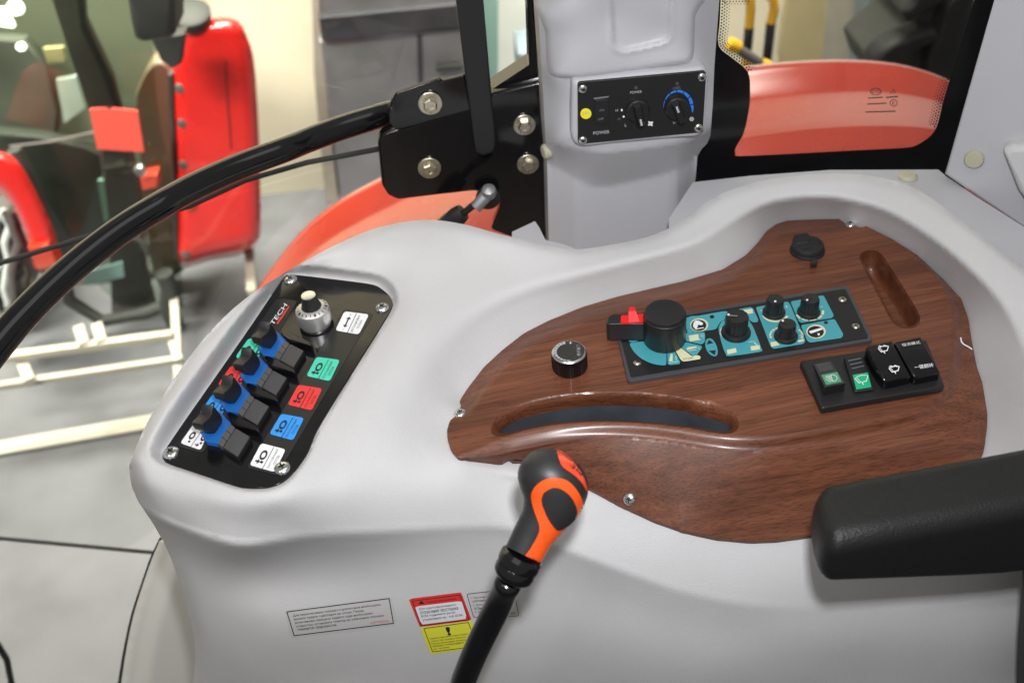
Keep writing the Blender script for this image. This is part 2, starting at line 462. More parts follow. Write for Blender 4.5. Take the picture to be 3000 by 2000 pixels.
Z3 = np.array([-.002,-.010,-.020,-.026,-.038,-.049,-.058,-.064,-.067,-.074,-.078,-.078,-.077,-.070,-.052,-.038,-.031,-.024,-.019,-.016,-.013,-.011,-.010,-.009,-.005])
z2 = np.interp(np.linspace(0, 1, len(L2)), [0, .08, .9, 1], [-.001, -.006, -.006, -.001])
SLOT = crom(c_wl((385,1322),(405,1290),(445,1257),(520,1217),(650,1182),(800,1153),(1000,1136),(1200,1138),(1400,1157),(1560,1181)) +
            c_wr((0,1178),(110,1197),(200,1220),(280,1247),(312,1277),(312,1301),(280,1311),(200,1300),(100,1282),(0,1262)) +
            c_wl((1500,1272),(1300,1247),(1040,1235),(850,1240),(650,1264),(540,1290),(440,1316)), 3)
LIP = crom(c_wl((352,1326),(360,1280),(385,1225),(430,1185),(600,1122),(830,1082),(1080,1070),(1300,1080),(1500,1108),(1640,1136)) +
           c_wr((20,1088),(150,1118),(260,1160),(318,1205),(335,1260),(330,1308),(285,1322),(200,1312),(100,1293),(0,1272)) +
           c_wl((1500,1282),(1300,1257),(1040,1244),(850,1250),(650,1275),(540,1302),(440,1330),(375,1345)), 3)
PILL = crom(c_wr((1028,300),(1050,280),(1090,273),(1128,290),(1170,350),(1260,490),(1335,615),(1350,660),(1330,690),(1290,698),(1240,685),(1200,640),(1130,505),(1048,345)), 4)
PILL_LIP = crom(c_wr((1015,300),(1040,268),(1092,260),(1140,280),(1184,342),(1274,482),(1348,607),(1364,662),(1340,703),(1288,711),(1230,697),(1188,648),(1116,511),(1034,350)), 4)
SLOT, LIP = soft(SLOT, 6, 5), soft(LIP, 6, 5)
L1, L2 = soft(L1, 10, 5, False), soft(L2, 10, 5, False); z2 = np.interp(np.linspace(0, 1, len(L2)), [0, .08, .5, .97, 1], [-.001, -.008, -.010, -.010, -.004])
SLOTa, LIPa, PILLa, PLIPa = (np.array(q) for q in (SLOT, LIP, PILL, PILL_LIP))
TOPL = np.array(WOOD[47:] + WOOD[:10], float)
def along(P, L, vals):
    """value of the nearest station along polyline L"""
    s = np.arange(len(L)); R = resample(L, 12, False)
    c = np.r_[0, np.cumsum(np.hypot(*np.diff(L, axis=0).T))]; rr = np.linspace(0, c[-1], len(R)); vv = np.interp(rr, c, vals)
    out = np.empty(len(P))
    for i in range(0, len(P), 4000):
        d = ((P[i:i + 4000, None] - R[None]) ** 2).sum(2); w_ = 1 / (d + 60.0) ** 2; out[i:i + 4000] = (w_ * vv).sum(1) / w_.sum(1)
    return out
POLY_BAND = np.vstack([L1, L2[::-1]]); POLY_FRONT = np.vstack([L2, L3[::-1]])
OUT_FRONT = np.vstack([L2, L3[::-1] + 0])
def wood_z(P):
    z = np.zeros(len(P))
    d1, d2, d3 = dist_line(P, L1, False), dist_line(P, L2, False), dist_line(P, L3, False)
    ib = inside(P, POLY_BAND); fr = inside(P, POLY_FRONT) & ~ib
    deckpoly = np.vstack([L1, [(2600, 600), (2000, 600), (1280, 1000), (1290, 1300)]])
    dk = inside(P, deckpoly)
    fr |= ~dk & ~ib & (d3 < 60)
    zz2 = along(P, L2, z2); zz3 = along(P, L3, Z3)
    t = d1 / (d1 + d2 + 1e-6); z = np.where(ib, zz2 * sstep(t) * .6 + zz2 * t * .4, z)
    t = d2 / (d2 + d3 + 1e-6); t = np.where(inside(P, WOODL) | (d3 > d2), t, 1.0)
    z = np.where(fr & ~ib, zz2 + (zz3 - zz2) * t, z)
    dt = dist_line(P, TOPL, False); z = np.where(dk, z - .007 * sstep(1 - dt / 46), z)
    il = inside(P, LIPa); t = dist_line(P, LIPa) / (dist_line(P, LIPa) + dist_line(P, SLOTa) + 1e-6)
    z = np.where(il, z - .013 * t ** 1.3, z)
    il = inside(P, PLIPa); t = dist_line(P, PLIPa) / (dist_line(P, PLIPa) + dist_line(P, PILLa) + 1e-6)
    z = np.where(il, z - .004 * t, z)
    return z
def wood_xyz(P): P = np.asarray(P, float); return at_depth(P, depth_z(P, wood_z(P)))

# ---- shell
PODZ = 0.030
PANEL = crom(c_pod((890,120),(925,101),(970,96),(1200,122),(1450,155),(1520,185),(1570,230),(1590,272),(1585,305),(1550,372),(1400,612),(1200,930),(1100,1100),(1050,1222),(985,1320),(920,1390),(860,1430),(780,1452),(690,1455),(600,1443),(450,1395),(300,1345),(160,1297),(128,1273),(120,1250),(135,1215),(250,1045),(400,830),(700,400)), 4)
RIM = crom(c_pod((880,30),(930,22),(1000,26),(1200,48),(1480,88),(1580,140),(1625,215),(1628,280),(1605,330),(1570,390),(1418,628),(1222,944),(1125,1112),(1072,1236),(1005,1345),(940,1418),(870,1462),(785,1485),(690,1487),(590,1472),(440,1420),(290,1372),(150,1328),(70,1292),(34,1240),(38,1170),(150,965),(400,625),(700,240)), 4)
PANa, RIMa = np.array(PANEL), np.array(RIM)
SIL = [(297,1080),(301,1056),(348,952),(448,802),(558,690),(700,600),(820,540),(900,515),(980,505),(1060,514),(1150,538),(1250,562),(1330,572),(1450,553),(1520,532),(1580,497),(1640,453),(1720,423),(1800,407),(1900,399),(2000,404),(2100,432),(2200,500),(2300,575),(2440,680)]
OUTL = ov(*crom(SIL, 5, False)) + ov((2440,1660),(470,1660),(440,1600),(447,1540),(449,1500),(445,1457),(424,1369),(393,1282),(375,1243),(351,1201),(316,1149),(302,1115))
OUTL = np.array(OUTL); SILP = np.array(ov(*SIL) )
SILB = np.array(ov((445,1620),(447,1540),(449,1500),(445,1457),(424,1369),(393,1282),(375,1243),(351,1201),(316,1149),(300,1110),(297,1080)))
CP, CD, CLAM = [], [], []
LAM = 6e-3
def cz(*pts):
    for x, y, z in pts:
        P = np.array([(x * KO, y * KO)]); CP.append(P[0]); CD.append(1 / depth_z(P, z)[0]); CLAM.append(LAM)
def cy(*pts):
    for x, y, yy in pts:
        d = ray(x * KO, y * KO); CP.append((x * KO, y * KO)); CD.append(1 / ((yy - CAM[1]) / d[1])); CLAM.append(LAM)
def curve(kind, pts, lam=None, step=38):
    """a feature line of the moulding: picture points with a height z or a distance y, densely sampled"""
    Q = np.array(crom([tuple(p) for p in pts], 8, False)); L_ = np.r_[0, np.cumsum(np.hypot(*np.diff(Q[:, :2], axis=0).T))]
    n = max(int(L_[-1] * KO / step), 2); ss_ = np.linspace(0, L_[-1], n); R = np.c_[[np.interp(ss_, L_, Q[:, k]) for k in range(3)]].T
    for x, y, v in R:
        d = ray(x * KO, y * KO); t_ = (v - CAM[2]) / d[2] if kind == 'z' else (v - CAM[1]) / d[1]
        CP.append((x * KO, y * KO)); CD.append(1 / t_); CLAM.append(lam or LAM)
LAM = 1.5e-3
SILZ = [.028,.034,.048,.056,.060,.063,.065,.066,.066,.063,.055,.045,.037,.034,.036,.041,.048,.053,.055,.056,.056,.056,.056,.055,.052]
curve('z', [(x, y, z) for (x, y), z in zip(SIL, SILZ)])
rz = [(0,.047),(4,.044),(5,.043),(6,.041),(8,.038),(10,.035),(11,.034),(12,.034),(13,.034),(15,.034),(17,.034),(19,.034),(21,.035),(22,.036),(23,.038),(24,.041),(26,.052),(27,.055),(28,.054),(29,.047)]
curve('z', [(RIM[(i * 4) % len(RIM)][0] / KO, RIM[(i * 4) % len(RIM)][1] / KO, z) for i, z in rz], 6e-4)
W_ = resample(WOODL, 30); wz = wood_z(W_)
for p, z in zip(W_, wz): CP.append(p); CD.append(1 / depth_z(p[None], z - .0015)[0]); CLAM.append(8e-4)
GROUP = {}
def mark(g, n0): GROUP.setdefault(g, []).extend(range(n0, len(CP)))
n_all = len(W_)
iw0 = len(CP) - n_all
up_ = [iw0 + i for i, p in enumerate(W_) if (p[1] < 1190 and p[0] < 2900) or p[0] > 2870]
lo_ = [iw0 + i for i, p in enumerate(W_) if p[1] > 1150]
GROUP['out'] = list(range(iw0)) + lo_
GROUP['in'] = list(range(iw0, len(CP)))
n0 = len(CP)
# crest of the rim that runs round the wood panel
CREST = [(940,930,.019),(960,880,.022),(1005,800,.026),(1085,715,.030),(1200,660,.031),(1390,612,.031),(1590,560,.032),(1690,500,.037),(1770,460,.042),(1900,448,.045),(2040,480,.045),(2180,572,.044),(2300,690,.042),(2352,800,.037),(2385,920,.030),(2400,1030,.020),(2400,1120,.0)]
curve('z', CREST, 5e-4); mark('out', n0); mark('in', n0); n0 = len(CP)
curve('z', [(760,1010,.031),(855,890,.034),(905,800,.038),(960,705,.043),(1050,625,.046),(1150,590,.043)])
curve('z', [(350,1092,.031),(480,1141,.030),(550,1154,.030),(640,1149,.029),(705,1108,.029),(735,1060,.030)])
curve('z', [(800,1120,.012),(850,1060,.017),(900,980,.021)])
curve('z', [(850,580,.060),(980,560,.061),(1080,560,.055)])
mark('out', n0); n0 = len(CP)
# the crease between the top and the front wall
SLINE = [(292,1130,-.13),(316,1149,-.148),(350,1187,-.172),(417,1213,-.192),(480,1236,-.207),(550,1253,-.216),(620,1246,-.214),(690,1232,-.210),(784,1225,-.206),(941,1217,-.198),(1091,1208,-.194),(1176,1212,-.197),(1239,1236,-.205),(1301,1262,-.214),(1428,1310,-.231),(1568,1359,-.249),(1725,1390,-.263),(1900,1397,-.268),(2100,1397,-.271),(2352,1390,-.272),(2480,1385,-.272)]
curve('y', SLINE, 5e-4); mark('out', n0); mark('wall', n0); n0 = len(CP)
curve('z', [(330,1118,.022),(400,1150,.018),(480,1180,.012),(560,1196,.008),(640,1188,.006)]); mark('out', n0); n0 = len(CP)
curve('y', [(340,1195,-.125),(375,1240,-.148),(430,1262,-.170),(490,1278,-.186),(560,1288,-.194),(640,1282,-.195),(720,1272,-.195),(820,1266,-.196),(941,1262,-.196),(1091,1258,-.197),(1200,1272,-.204),(1301,1318,-.218),(1428,1370,-.236),(1568,1420,-.255),(1725,1452,-.270),(1900,1460,-.277),(2200,1462,-.280),(2440,1455,-.281)])
curve('y', [(400,1300,-.152),(430,1380,-.162),(560,1400,-.194),(700,1410,-.206),(1000,1400,-.213),(1200,1410,-.222),(1400,1450,-.245),(1700,1520,-.277),(2100,1540,-.284),(2440,1545,-.286)], None, 80)
curve('y', [(445,1568,-.164),(560,1568,-.198),(700,1568,-.214),(1000,1568,-.226),(1350,1568,-.250),(1700,1600,-.281),(2440,1640,-.290)], None, 80)
curve('y', [(450,1655,-.164),(700,1655,-.218),(1000,1655,-.230),(1350,1655,-.254),(1800,1655,-.285),(2440,1655,-.291)], None, 120)
mark('wall', n0)
_T = {g: TPS(np.array(CP)[ix], np.array(CD)[ix], np.array(CLAM)[ix]) for g, ix in GROUP.items()}
CRL = soft(ov(*[(x, y) for x, y, _ in CREST]), 12, 4, False); INP = np.vstack([CRL, ov((2300,1250),(1500,1190),(1035,1075),(1000,1110))])
SLL = soft(ov(*[(x, y) for x, y, _ in SLINE]), 12, 4, False); BEL = np.vstack([SLL, ov((2480,1700),(200,1700))])
def _tps(P):
    o_, i_, w_ = (_T[g](P) for g in ('out', 'in', 'wall'))
    d = dist_line(P, CRL, False) * np.where(inside(P, INP), 1, -1); wd = np.interp(P[:, 0], [1250, 1500, 2000], [60, 40, 15])
    far = sstep((dist_line(P, np.array(ov((2300,1250),(1500,1190),(1035,1075),(1000,1110))), False)) / 40)
    k = sstep(.5 + .5 * d / wd) * np.where(inside(P, INP), far, 1.0 * far)
    k = k * np.maximum(sstep((1085 * KO - P[:, 1]) / (190 * KO)), sstep((P[:, 0] - 1300) / 90))
    v = o_ * (1 - k) + i_ * k
    d = dist_line(P, SLL, False) * np.where(inside(P, BEL), 1, -1); k = sstep(.5 + .5 * d / 17)
    return v * (1 - k) + w_ * k
_RES = {}
def _corr(P, t):
    if 'r' not in _RES:
        R = resample(WOODL, 14); a = depth_z(R, wood_z(R) - .0038); _RES['p'] = R; _RES['r'] = a - 1 / _tps(R)
        print('wood edge misfit', np.abs(_RES['r']).max(), 'fit', np.abs(_tps(np.array(CP)) - np.array(CD)).max())
    R, rr = _RES['p'], _RES['r']; out = np.zeros(len(P)); d = dist_line(P, WOODL); m = np.where(d < 170)[0]
    for i in range(0, len(m), 3000):
        k = m[i:i + 3000]; q = ((P[k, None] - R[None]) ** 2).sum(2); w_ = 1 / (q + 500.0) ** 1.5; out[k] = (w_ * rr).sum(1) / w_.sum(1) * (1 - sstep(d[k] / 170))
    return t + out
def shell_xyz(P):
    P = np.asarray(P, float); out = np.empty(len(P))
    for i in range(0, len(P), 3000): out[i:i + 3000] = _tps(P[i:i + 3000])
    t = _corr(P, 1 / out)
    # rolled-over edge towards the back and the left
    d = dist_line(P, SILP, False); w1 = 26.0; q = np.clip(1 - d / w1, 0, 1); t = t + .011 * (1 - np.sqrt(1 - q * q * .998))
    d = dist_line(P, SILB, False); w1 = 50.0; q = np.clip(1 - d / w1, 0, 1); t = t + .03 * (1 - np.sqrt(1 - q * q * .998))
    # the sunk seat of the switch panel
    ip, ir = inside(P, PANa), inside(P, RIMa); dp, dr = dist_line(P, PANa), dist_line(P, RIMa)
    tp = depth_z(P, np.full(len(P), PODZ - .004)); k = dr / (dr + dp + 1e-6)
    s = k * k * (3 - 2 * k) * .45 + k * .55
    t = np.where(ip, tp, np.where(ir, t + (tp - t) * s, t))
    # open under the wood panel
    iw = inside(P, WOODL); dw = dist_line(P, WOODL); t = np.where(iw, t + .07 * sstep((dw - 20) / 14), t)
    return at_depth(P, t)
mb = MB()
relief(OUTL, shell_xyz, 13, mb, 'shell', lines=[WOODL, np.vstack([RIMa, RIMa[:1]]), np.vstack([PANa, PANa[:1]])],
       fine=[(np.array(ov((280,1000),(640,560),(960,590),(960,760),(700,1200),(560,1240),(300,1200))), 7)],
       skirt=[(0, .012, -.02), (0, .02, -.06), (0, .02, -.35)])
shell = mb.build('shell', console, smooth=0, recalc=False)
shell.data.polygons.foreach_set('use_smooth', [True] * len(shell.data.polygons))

mb = MB()
relief(WOOD, wood_xyz, 11, mb, 'walnut', holes=[SLOT, PILL], lines=[L1, L2, np.vstack([LIPa, LIPa[:1]]), np.vstack([PLIPa, PLIPa[:1]])], fine=[(np.vstack([L1 + (0, -22), (L2 + (14, 22))[::-1]]), 5.5), (LIPa, 6)], skirt=[(0, .001, -.007)], hole_skirt=[(0, 0, -.004)])
fascia = mb.build('wood_fascia', console, smooth=24, recalc=False)
fascia['label'] = 'brown walnut grain fascia with a curved slot'
mb = MB(); H = wood_xyz(resample(SLOT, 8)); n_ = len(H)
zf = -.045
r0 = [Vector(p) + Vector((0, 0, -.004)) for p in H]; r1 = [Vector((p[0], p[1], zf)) for p in H]
mb.loft([r0, r1], 'tray', False, True)
mb.build('slot_tray', fascia, recalc=False)
mb = MB(); H = wood_xyz(resample(PILL, 8)); r0 = [Vector(p) + Vector((0, 0, -.0035)) for p in H]; c_ = sum((Vector(p) for p in H), Vector()) / len(H)
rr = [r0]
for k, dz in ((.0, -.008), (.02, -.016), (.10, -.021), (.3, -.023)):
    rr.append([Vector((p.x + (c_.x - p.x) * k, p.y + (c_.y - p.y) * k, p.z + dz)) for p in r0])
mb.loft(rr, 'walnut', False, True); mb.build('finger_recess', fascia, recalc=False, smooth=50)

mb = MB(); mb.tube([Vector(p) + nzz for nzz in (Vector((0, 0, .0012)),) for p in wood_xyz(np.array(crom(c_wr((1595,768),(1600,790),(1614,806),(1640,820),(1660,834)), 4, False)))], .0007, 'white_print', 6)
mb.build('loose_thread', fascia)
def screw(px, plane, r, parent, name='screw', mt='chrome', dome=.45, slot=True):
    c = plane(*px); n = plane.n; mb = MB()
    mb.lathe(c - n * .0005, n, [(r, 0), (r, r * .18), (r * .86, r * .38), (r * .6, r * .5), (r * .3, r * .56), (0, r * .57)], mt, 20)
    if slot:
        u = n.orthogonal().normalized(); u = (Matrix.Rotation(random.uniform(0, 3), 4, n) @ u); v = n.cross(u)
        for a, b in ((u, v), (v, u)):
            q = [c + n * (r * .575 - .0002) + a * (r * .42 * i) + b * (r * .10 * j) for i, j in ((-1, -1), (1, -1), (1, 1), (-1, 1))]
            mb.poly(q, 'ink')
    return mb.build(name, parent, smooth=35, recalc=False)
dk = PZ(.0)
def fascia_screw(px):
    p = wood_xyz(np.array([px, (px[0] + 14, px[1]), (px[0], px[1] + 14)])); a, b, c = (Vector(q) for q in p)
    n = (b - a).cross(c - a).normalized(); n = n if n.z > 0 else -n
    screw(px, Plane(a, n), .0062, fascia)
fascia_screw((1348,1211)); fascia_screw((2491,658)); fascia_screw((1844,1461))

# ---- round silver throttle knob on the wood
mb = MB(); T = pz(1667, 1029, .0215); base = Vector((T.x, T.y, 0)); nz = Vector((0, 0, 1)); r = .0176
mb.lathe(base, nz, [(r * .96, .0005), (r * 1.0, .001), (r * 1.0, .016), (r * .97, .0195)], 'black_gloss', 48)
mb.lathe(base, nz, [(r * .97, .0195), (r * .99, .0203), (r * .93, .0215), (r * .9, .0217)], 'chrome', 48)
mb.lathe(base, nz, [(r * .88, .0217), (r * .87, .0219), (0, .0219)], 'gunmetal', 48)
for k in range(40):
    a = 2 * math.pi * k / 40; u = Vector((math.cos(a), math.sin(a), 0)); v = Vector((-math.sin(a), math.cos(a), 0))
    mb.loft([[base + u * (r * 1.0) + v * .0005 + nz * z, base + u * (r * 1.025) + nz * z, base + u * (r * 1.0) - v * .0005 + nz * z] for z in (.0015, .0165)], 'black_gloss')
kn = mb.build('throttle_knob', console, recalc=False)
mb = MB(); z = .0222
for k in range(11):
    a0 = math.radians(100 + k * 15.5); a1 = a0 + math.radians(12.5); w_ = r * (.09 + .012 * (10 - k))
    P_ = lambda a, rr: base + Vector((math.cos(a) * rr, math.sin(a) * rr, z))
    mb.poly([P_(a0, r * .86), P_(a1, r * .86), P_(a1, r * .86 - w_), P_(a0, r * .86 - w_)], 'soft_print')
q = c_wl((885,862),(872,800),(858,866))
mb.text('电子油门', [PZ(z)(*p) for p in c_wl((884,866),(882,806),(862,864))], 'soft_print')
mb.text('+', [PZ(z)(*p) for p in c_wl((818,798),(834,798),(818,784))], 'white_print')
mb.text('-', [PZ(z)(*p) for p in c_wl((818,892),(828,892),(818,890))], 'white_print')
mb.build('dial_scale', kn, smooth=0)

# ---- socket with flap
mb = MB(); c = pz(2365, 735, 0); r = .0185
mb.lathe(c, nz, [(r * 1.04, .0003), (r * 1.04, .002), (r, .0035), (r * .98, .0036)], 'rubber', 40)
sock = mb.build('power_socket', console)
mb = MB(); mb.lathe(c + nz * .0036, nz, [(r * .96, 0), (r * .96, .004), (r * .9, .006), (r * .72, .0066), (r * .70, .0058), (0, .0058)], 'rubber', 40)
mb.prism([PZ(.0105)(*p) for p in rnd(c_wr((632,190),(640,168),(720,158),(735,182),(728,215),(650,222)), 6)], (0, 0, -.009), 'rubber', round_=.0015)
mb.prism([PZ(.008)(*p) for p in rnd(c_wr((735,312),(775,305),(775,330),(738,336)), 4)], (0, 0, -.006), 'rubber', round_=.001)
mb.prism([PZ(.0103)(*p) for p in rnd(c_wr((650,232),(745,216),(750,238),(656,254)), 5)], (0, 0, -.003), 'rubber', round_=.001)
mb.build('flap', sock, smooth=45)

# ---- teal control panel
PT = PZ(.0052); PD = PZ(.0056); PD2 = PZ(.0059); PD3 = PZ(.0062)
panel = None
mb = MB(); quad = rnd([(1803,953),(2482,839),(2556,994),(1842,1114)], 12)
slab(quad, PZ(.0045), .004, mb, 'acrylic')
inner = rnd([(1810,958),(2477,845),(2545,988),(1848,1104)], 8)
panel = MB(); slab(inner, PT, .0035, panel, 'dark_print', 'dark_print')
panel = panel.build('hitch_control_panel', console, smooth=30)
panel['label'] = 'black and teal control panel with five knobs'
mb = MB()
for qd, z in ((rnd([(1801,951),(2483,836),(2559,996),(1840,1118)], 12), .0044),):
    mb.prism([PZ(z)(*p) for p in qd], (0, 0, -.0042), 'key_grey', round_=.0008)
mb.build('panel_edge', panel, smooth=30)
def dec(mb, pts, mt, pl=PD): mb.poly([pl(*p) for p in pts], mt)
def annulus(mb, c, rx, ry, w, a0, a1, mt, pl, n=24, rot=0.0, cropf=None, gap=None):
    def pt(a, k):
        x, y = math.cos(a) * rx * k, -math.sin(a) * ry * k
        return c[0] + x * math.cos(rot) - y * math.sin(rot), c[1] + x * math.sin(rot) + y * math.cos(rot)
    A = np.linspace(math.radians(a0), math.radians(a1), n + 1)
    for i in range(n):
        if gap and i % gap == gap - 1: continue
        q = [pt(A[i], 1), pt(A[i + 1], 1), pt(A[i + 1], 1 - w), pt(A[i], 1 - w)]
        mb.poly([pl(*p) for p in (cropf(*q) if cropf else q)], mt)
def ell(c, rx, ry, n=28, rot=0.0):
    return [(c[0] + math.cos(2 * math.pi * i / n) * rx * math.cos(rot) - math.sin(2 * math.pi * i / n) * ry * math.sin(rot),
             c[1] + math.cos(2 * math.pi * i / n) * rx * math.sin(rot) + math.sin(2 * math.pi * i / n) * ry * math.cos(rot)) for i in range(n)]
mb = MB()
dec(mb, rnd(c_dl((450,880),(620,880),(560,905),(480,905)), 3), 'teal')
dec(mb, crom(c_dl((480,930),(560,908),(740,897),(790,960),(850,1010),(950,1050),(1060,1070),(1076,1100),(1076,1250),(1060,1282),(1000,1284),(860,1262),(720,1205),(610,1130),(520,1030)), 3), 'teal')
dec(mb, rnd(c_dl((1090,1060),(1210,1050),(1305,1235),(1290,1265),(1130,1282),(1100,1262)), 4), 'teal')
dec(mb, rnd(c_dl((1222,1040),(1290,985),(1330,1010),(1490,1135),(1600,1120),(1640,1145),(1630,1185),(1360,1226),(1315,1200)), 4), 'cream_print', PD2)
dec(mb, rnd(c_dl((1310,985),(1390,905),(1650,965),(1662,1000),(1570,1125),(1500,1125)), 4), 'teal')
dec(mb, rnd(c_dl((1390,760),(1700,740),(1712,780),(1708,900),(1660,945),(1400,890)), 4), 'teal')
dec(mb, crom(c_dl((1410,510),(1600,475),(1900,420),(2050,400),(2085,430),(2060,520),(1960,580),(1900,680),(1830,705),(1600,735),(1425,755)), 2), 'teal')
dec(mb, crom(c_dl((1715,960),(1730,870),(1790,845),(1850,880),(1905,980),(1918,1090),(1880,1138),(1810,1120),(1745,1050)), 3), 'teal')
dec(mb, c_dl((1735,945),(1775,865),(1850,920)), 'ink', PD2); dec(mb, c_dl((1770,1050),(1890,1035),(1870,1120)), 'ink', PD2)
dec(mb, ell(c_dl((1615,625))[0], 148/5.6, 108/5.6), 'cream_print', PD2); dec(mb, ell(c_dl((1608,630))[0], 125/5.6, 92/5.6), 'ink', PD3)
dec(mb, crom(c_dl((1515,640),(1530,580),(1560,555),(1620,560),(1680,600),(1650,630),(1600,620),(1580,680),(1540,680)), 3), 'white_print', PZ(.0065))
dec(mb, c_dl((1550,690),(1690,662),(1692,676),(1555,702)), 'white_print', PZ(.0065))
dec(mb, ell(c_dl((1826,490))[0], 6.5, 5), 'ink', PD2)
for pts in (((1440,800),(1600,775),(1610,850),(1630,850),(1632,868),(1460,895)), ((1405,1010),(1440,988),(1570,975),(1580,995),(1420,1035)), ((1430,1045),(1570,1022),(1570,1032),(1432,1056)), ((1120,1215),(1150,1095),(1180,1105),(1178,1225)), ((1120,1245),(1270,1215),(1270,1226),(1122,1252))):
    dec(mb, c_dl(*pts), 'cream_print', PD2)
for pts in (((1600,990),(1625,1020),(1620,1028),(1594,998)), ((1225,1130),(1240,1130),(1245,1200),(1232,1200)), ((1640,790),(1690,830),(1685,836),(1632,796)), ((1660,770),(1700,805),(1695,812),(1652,776))):
    dec(mb, c_dl(*pts), 'pale_print', PD2)
mb.text('STOP', [PZ(.0063)(*p) for p in c_dl((1355,1205),(1520,1178),(1350,1172))], 'dim_print')
# right half
dec(mb, crom(c_dr((240,650),(250,560),(330,490),(560,470),(640,540),(690,640),(770,850),(750,900),(380,952),(330,930),(290,840)), 2), 'teal')
dec(mb, rnd(c_dr((480,365),(640,338),(670,360),(735,500),(720,530),(660,530),(600,480),(560,440)), 5), 'teal')
dec(mb, rnd(c_dr((700,340),(1100,270),(1130,300),(1325,760),(1300,800),(930,862),(890,840)), 7), 'teal')
dec(mb, rnd(c_dr((1135,270),(1550,190),(1680,440),(1660,475),(1270,538),(1240,515)), 7), 'teal')
dec(mb, rnd(c_dr((1265,565),(1690,488),(1800,680),(1780,725),(1380,785),(1345,760)), 7), 'teal')
dec(mb, ell(c_dr((1457,645))[0], 122/4.276, 88/4.276), 'cream_print', PD2); dec(mb, ell(c_dr((1453,648))[0], 102/4.276, 72/4.276), 'ink', PD3)
dec(mb, c_dr((1370,640),(1520,598),(1545,618),(1390,672)), 'white_print', PZ(.0065)); dec(mb, c_dr((1475,668),(1500,664),(1505,692),(1482,694)), 'white_print', PZ(.0065))
dec(mb, ell(c_dr((1582,532))[0], 6, 4.5), 'ink', PD2); dec(mb, ell(c_dr((153,460))[0], 6.5, 5), 'ink', PD2)
annulus(mb, (448,650), 195, 128, .15, 120, 250, 'cream_print', PD2, cropf=c_dr, gap=6); annulus(mb, (448,650), 195, 128, .10, -50, 20, 'cream_print', PD2, cropf=c_dr)
annulus(mb, (950,415), 172, 115, .2, 195, 340, 'cream_print', PD2, cropf=c_dr); annulus(mb, (1375,400), 185, 112, .17, 200, 370, 'cream_print', PD2, cropf=c_dr, gap=5)
annulus(mb, (1085,690), 215, 115, .12, 120, 200, 'cream_print', PD2, cropf=c_dr, gap=5); annulus(mb, (1085,690), 215, 115, .12, -20, 40, 'cream_print', PD2, cropf=c_dr, gap=5)
for pts in (((340,875),(450,850),(465,905),(350,930)), ((635,830),(750,815),(755,868),(645,885)), ((545,375),(660,360),(668,415),(600,425)), ((885,780),(960,768),(1000,815),(900,835)), ((690,780),(730,820),(722,826),(680,790)), ((1220,760),(1300,735),(1305,765),(1240,780))):
    dec(mb, c_dr(*pts), 'cream_print', PD2)
for pts in (((610,772),(700,765),(700,772),(612,780)), ((1250,690),(1300,680),(1302,690),(1252,700)), ((1510,335),(1545,328),(1546,336),(1512,343)), ((755,378),(785,372),(790,410),(780,412),(776,384),(757,388)), ((1070,325),(1095,320),(1100,350),(1090,350))):
    dec(mb, c_dr(*pts), 'pale_print', PD2)
leg = mb.build('printed_legend', panel, smooth=0, recalc=False, kind='stuff')
for p in (c_dl((600,1245))[0], c_dr((1787,245))[0], c_dr((1955,582))[0]): screw(p, PT, .0042, panel, mt='zinc')

def fluted_knob(name, top, zt, rt, rb, rs, skirt_h, lab, white, parent, flat=0.0, seg=72):
    T = pz(*top, zt); b = Vector((T.x, T.y, .0055)); h = zt - .0055; mb = MB()
    def ring(r, z, amp): return [b + Vector((math.cos(2 * math.pi * i / seg), math.sin(2 * math.pi * i / seg), 0)) * (r * (1 - amp * (.5 + .5 * math.cos(2 * math.pi * i / seg * 12)))) + nz * z for i in range(seg)]
    mb.loft([ring(rs, .0002, 0), ring(rs, skirt_h * .7, 0), ring(rs * .94, skirt_h, 0), ring(rb, skirt_h + .0005, .05), ring(rb * .97, h * .5, .06), ring(rt, h * .94, .06), ring(rt * .94, h, .04)], 'black_plastic')
    w = Vector(pz(*white, zt + .0004)); d = (w - b); d.z = 0; d.normalize(); s = d.cross(nz)
    tip = b + nz * (h + .0003)
    mb.loft([[tip + s * .0009, tip - s * .0009, tip + d * rt * .9 - s * .0009, tip + d * rt * .9 + s * .0009], [tip + nz * .0006 + s * .0004, tip + nz * .0006 - s * .0004, tip + nz * .0006 + d * rt * .88 - s * .0004, tip + nz * .0006 + d * rt * .88 + s * .0004]], 'black_plastic')
    mb.lathe(w + nz * .0004, nz, [(.0012, 0), (.0012, .0008), (0, .001)], 'white_print', 10)
    o = mb.build(name, parent, smooth=35); o['label'] = lab; return o
fluted_knob('control_knob', c_dr((470,450))[0], .029, .0118, .0118, .0150, .0045, 'tall black knob nearest the big lever knob', c_dr((360,440))[0], panel)
fluted_knob('control_knob', c_dr((948,235))[0], .025, .0088, .0095, .0118, .0035, 'upper left small fluted black knob', c_dr((945,275))[0], panel)
fluted_knob('control_knob', c_dr((1390,230))[0], .025, .0092, .0098, .0118, .0035, 'upper right small fluted black knob', c_dr((1345,258))[0], panel)
fluted_knob('control_knob', c_dr((1100,545))[0], .0235, .0088, .0095, .0120, .0035, 'lower small fluted black knob', c_dr((1040,518))[0], panel)
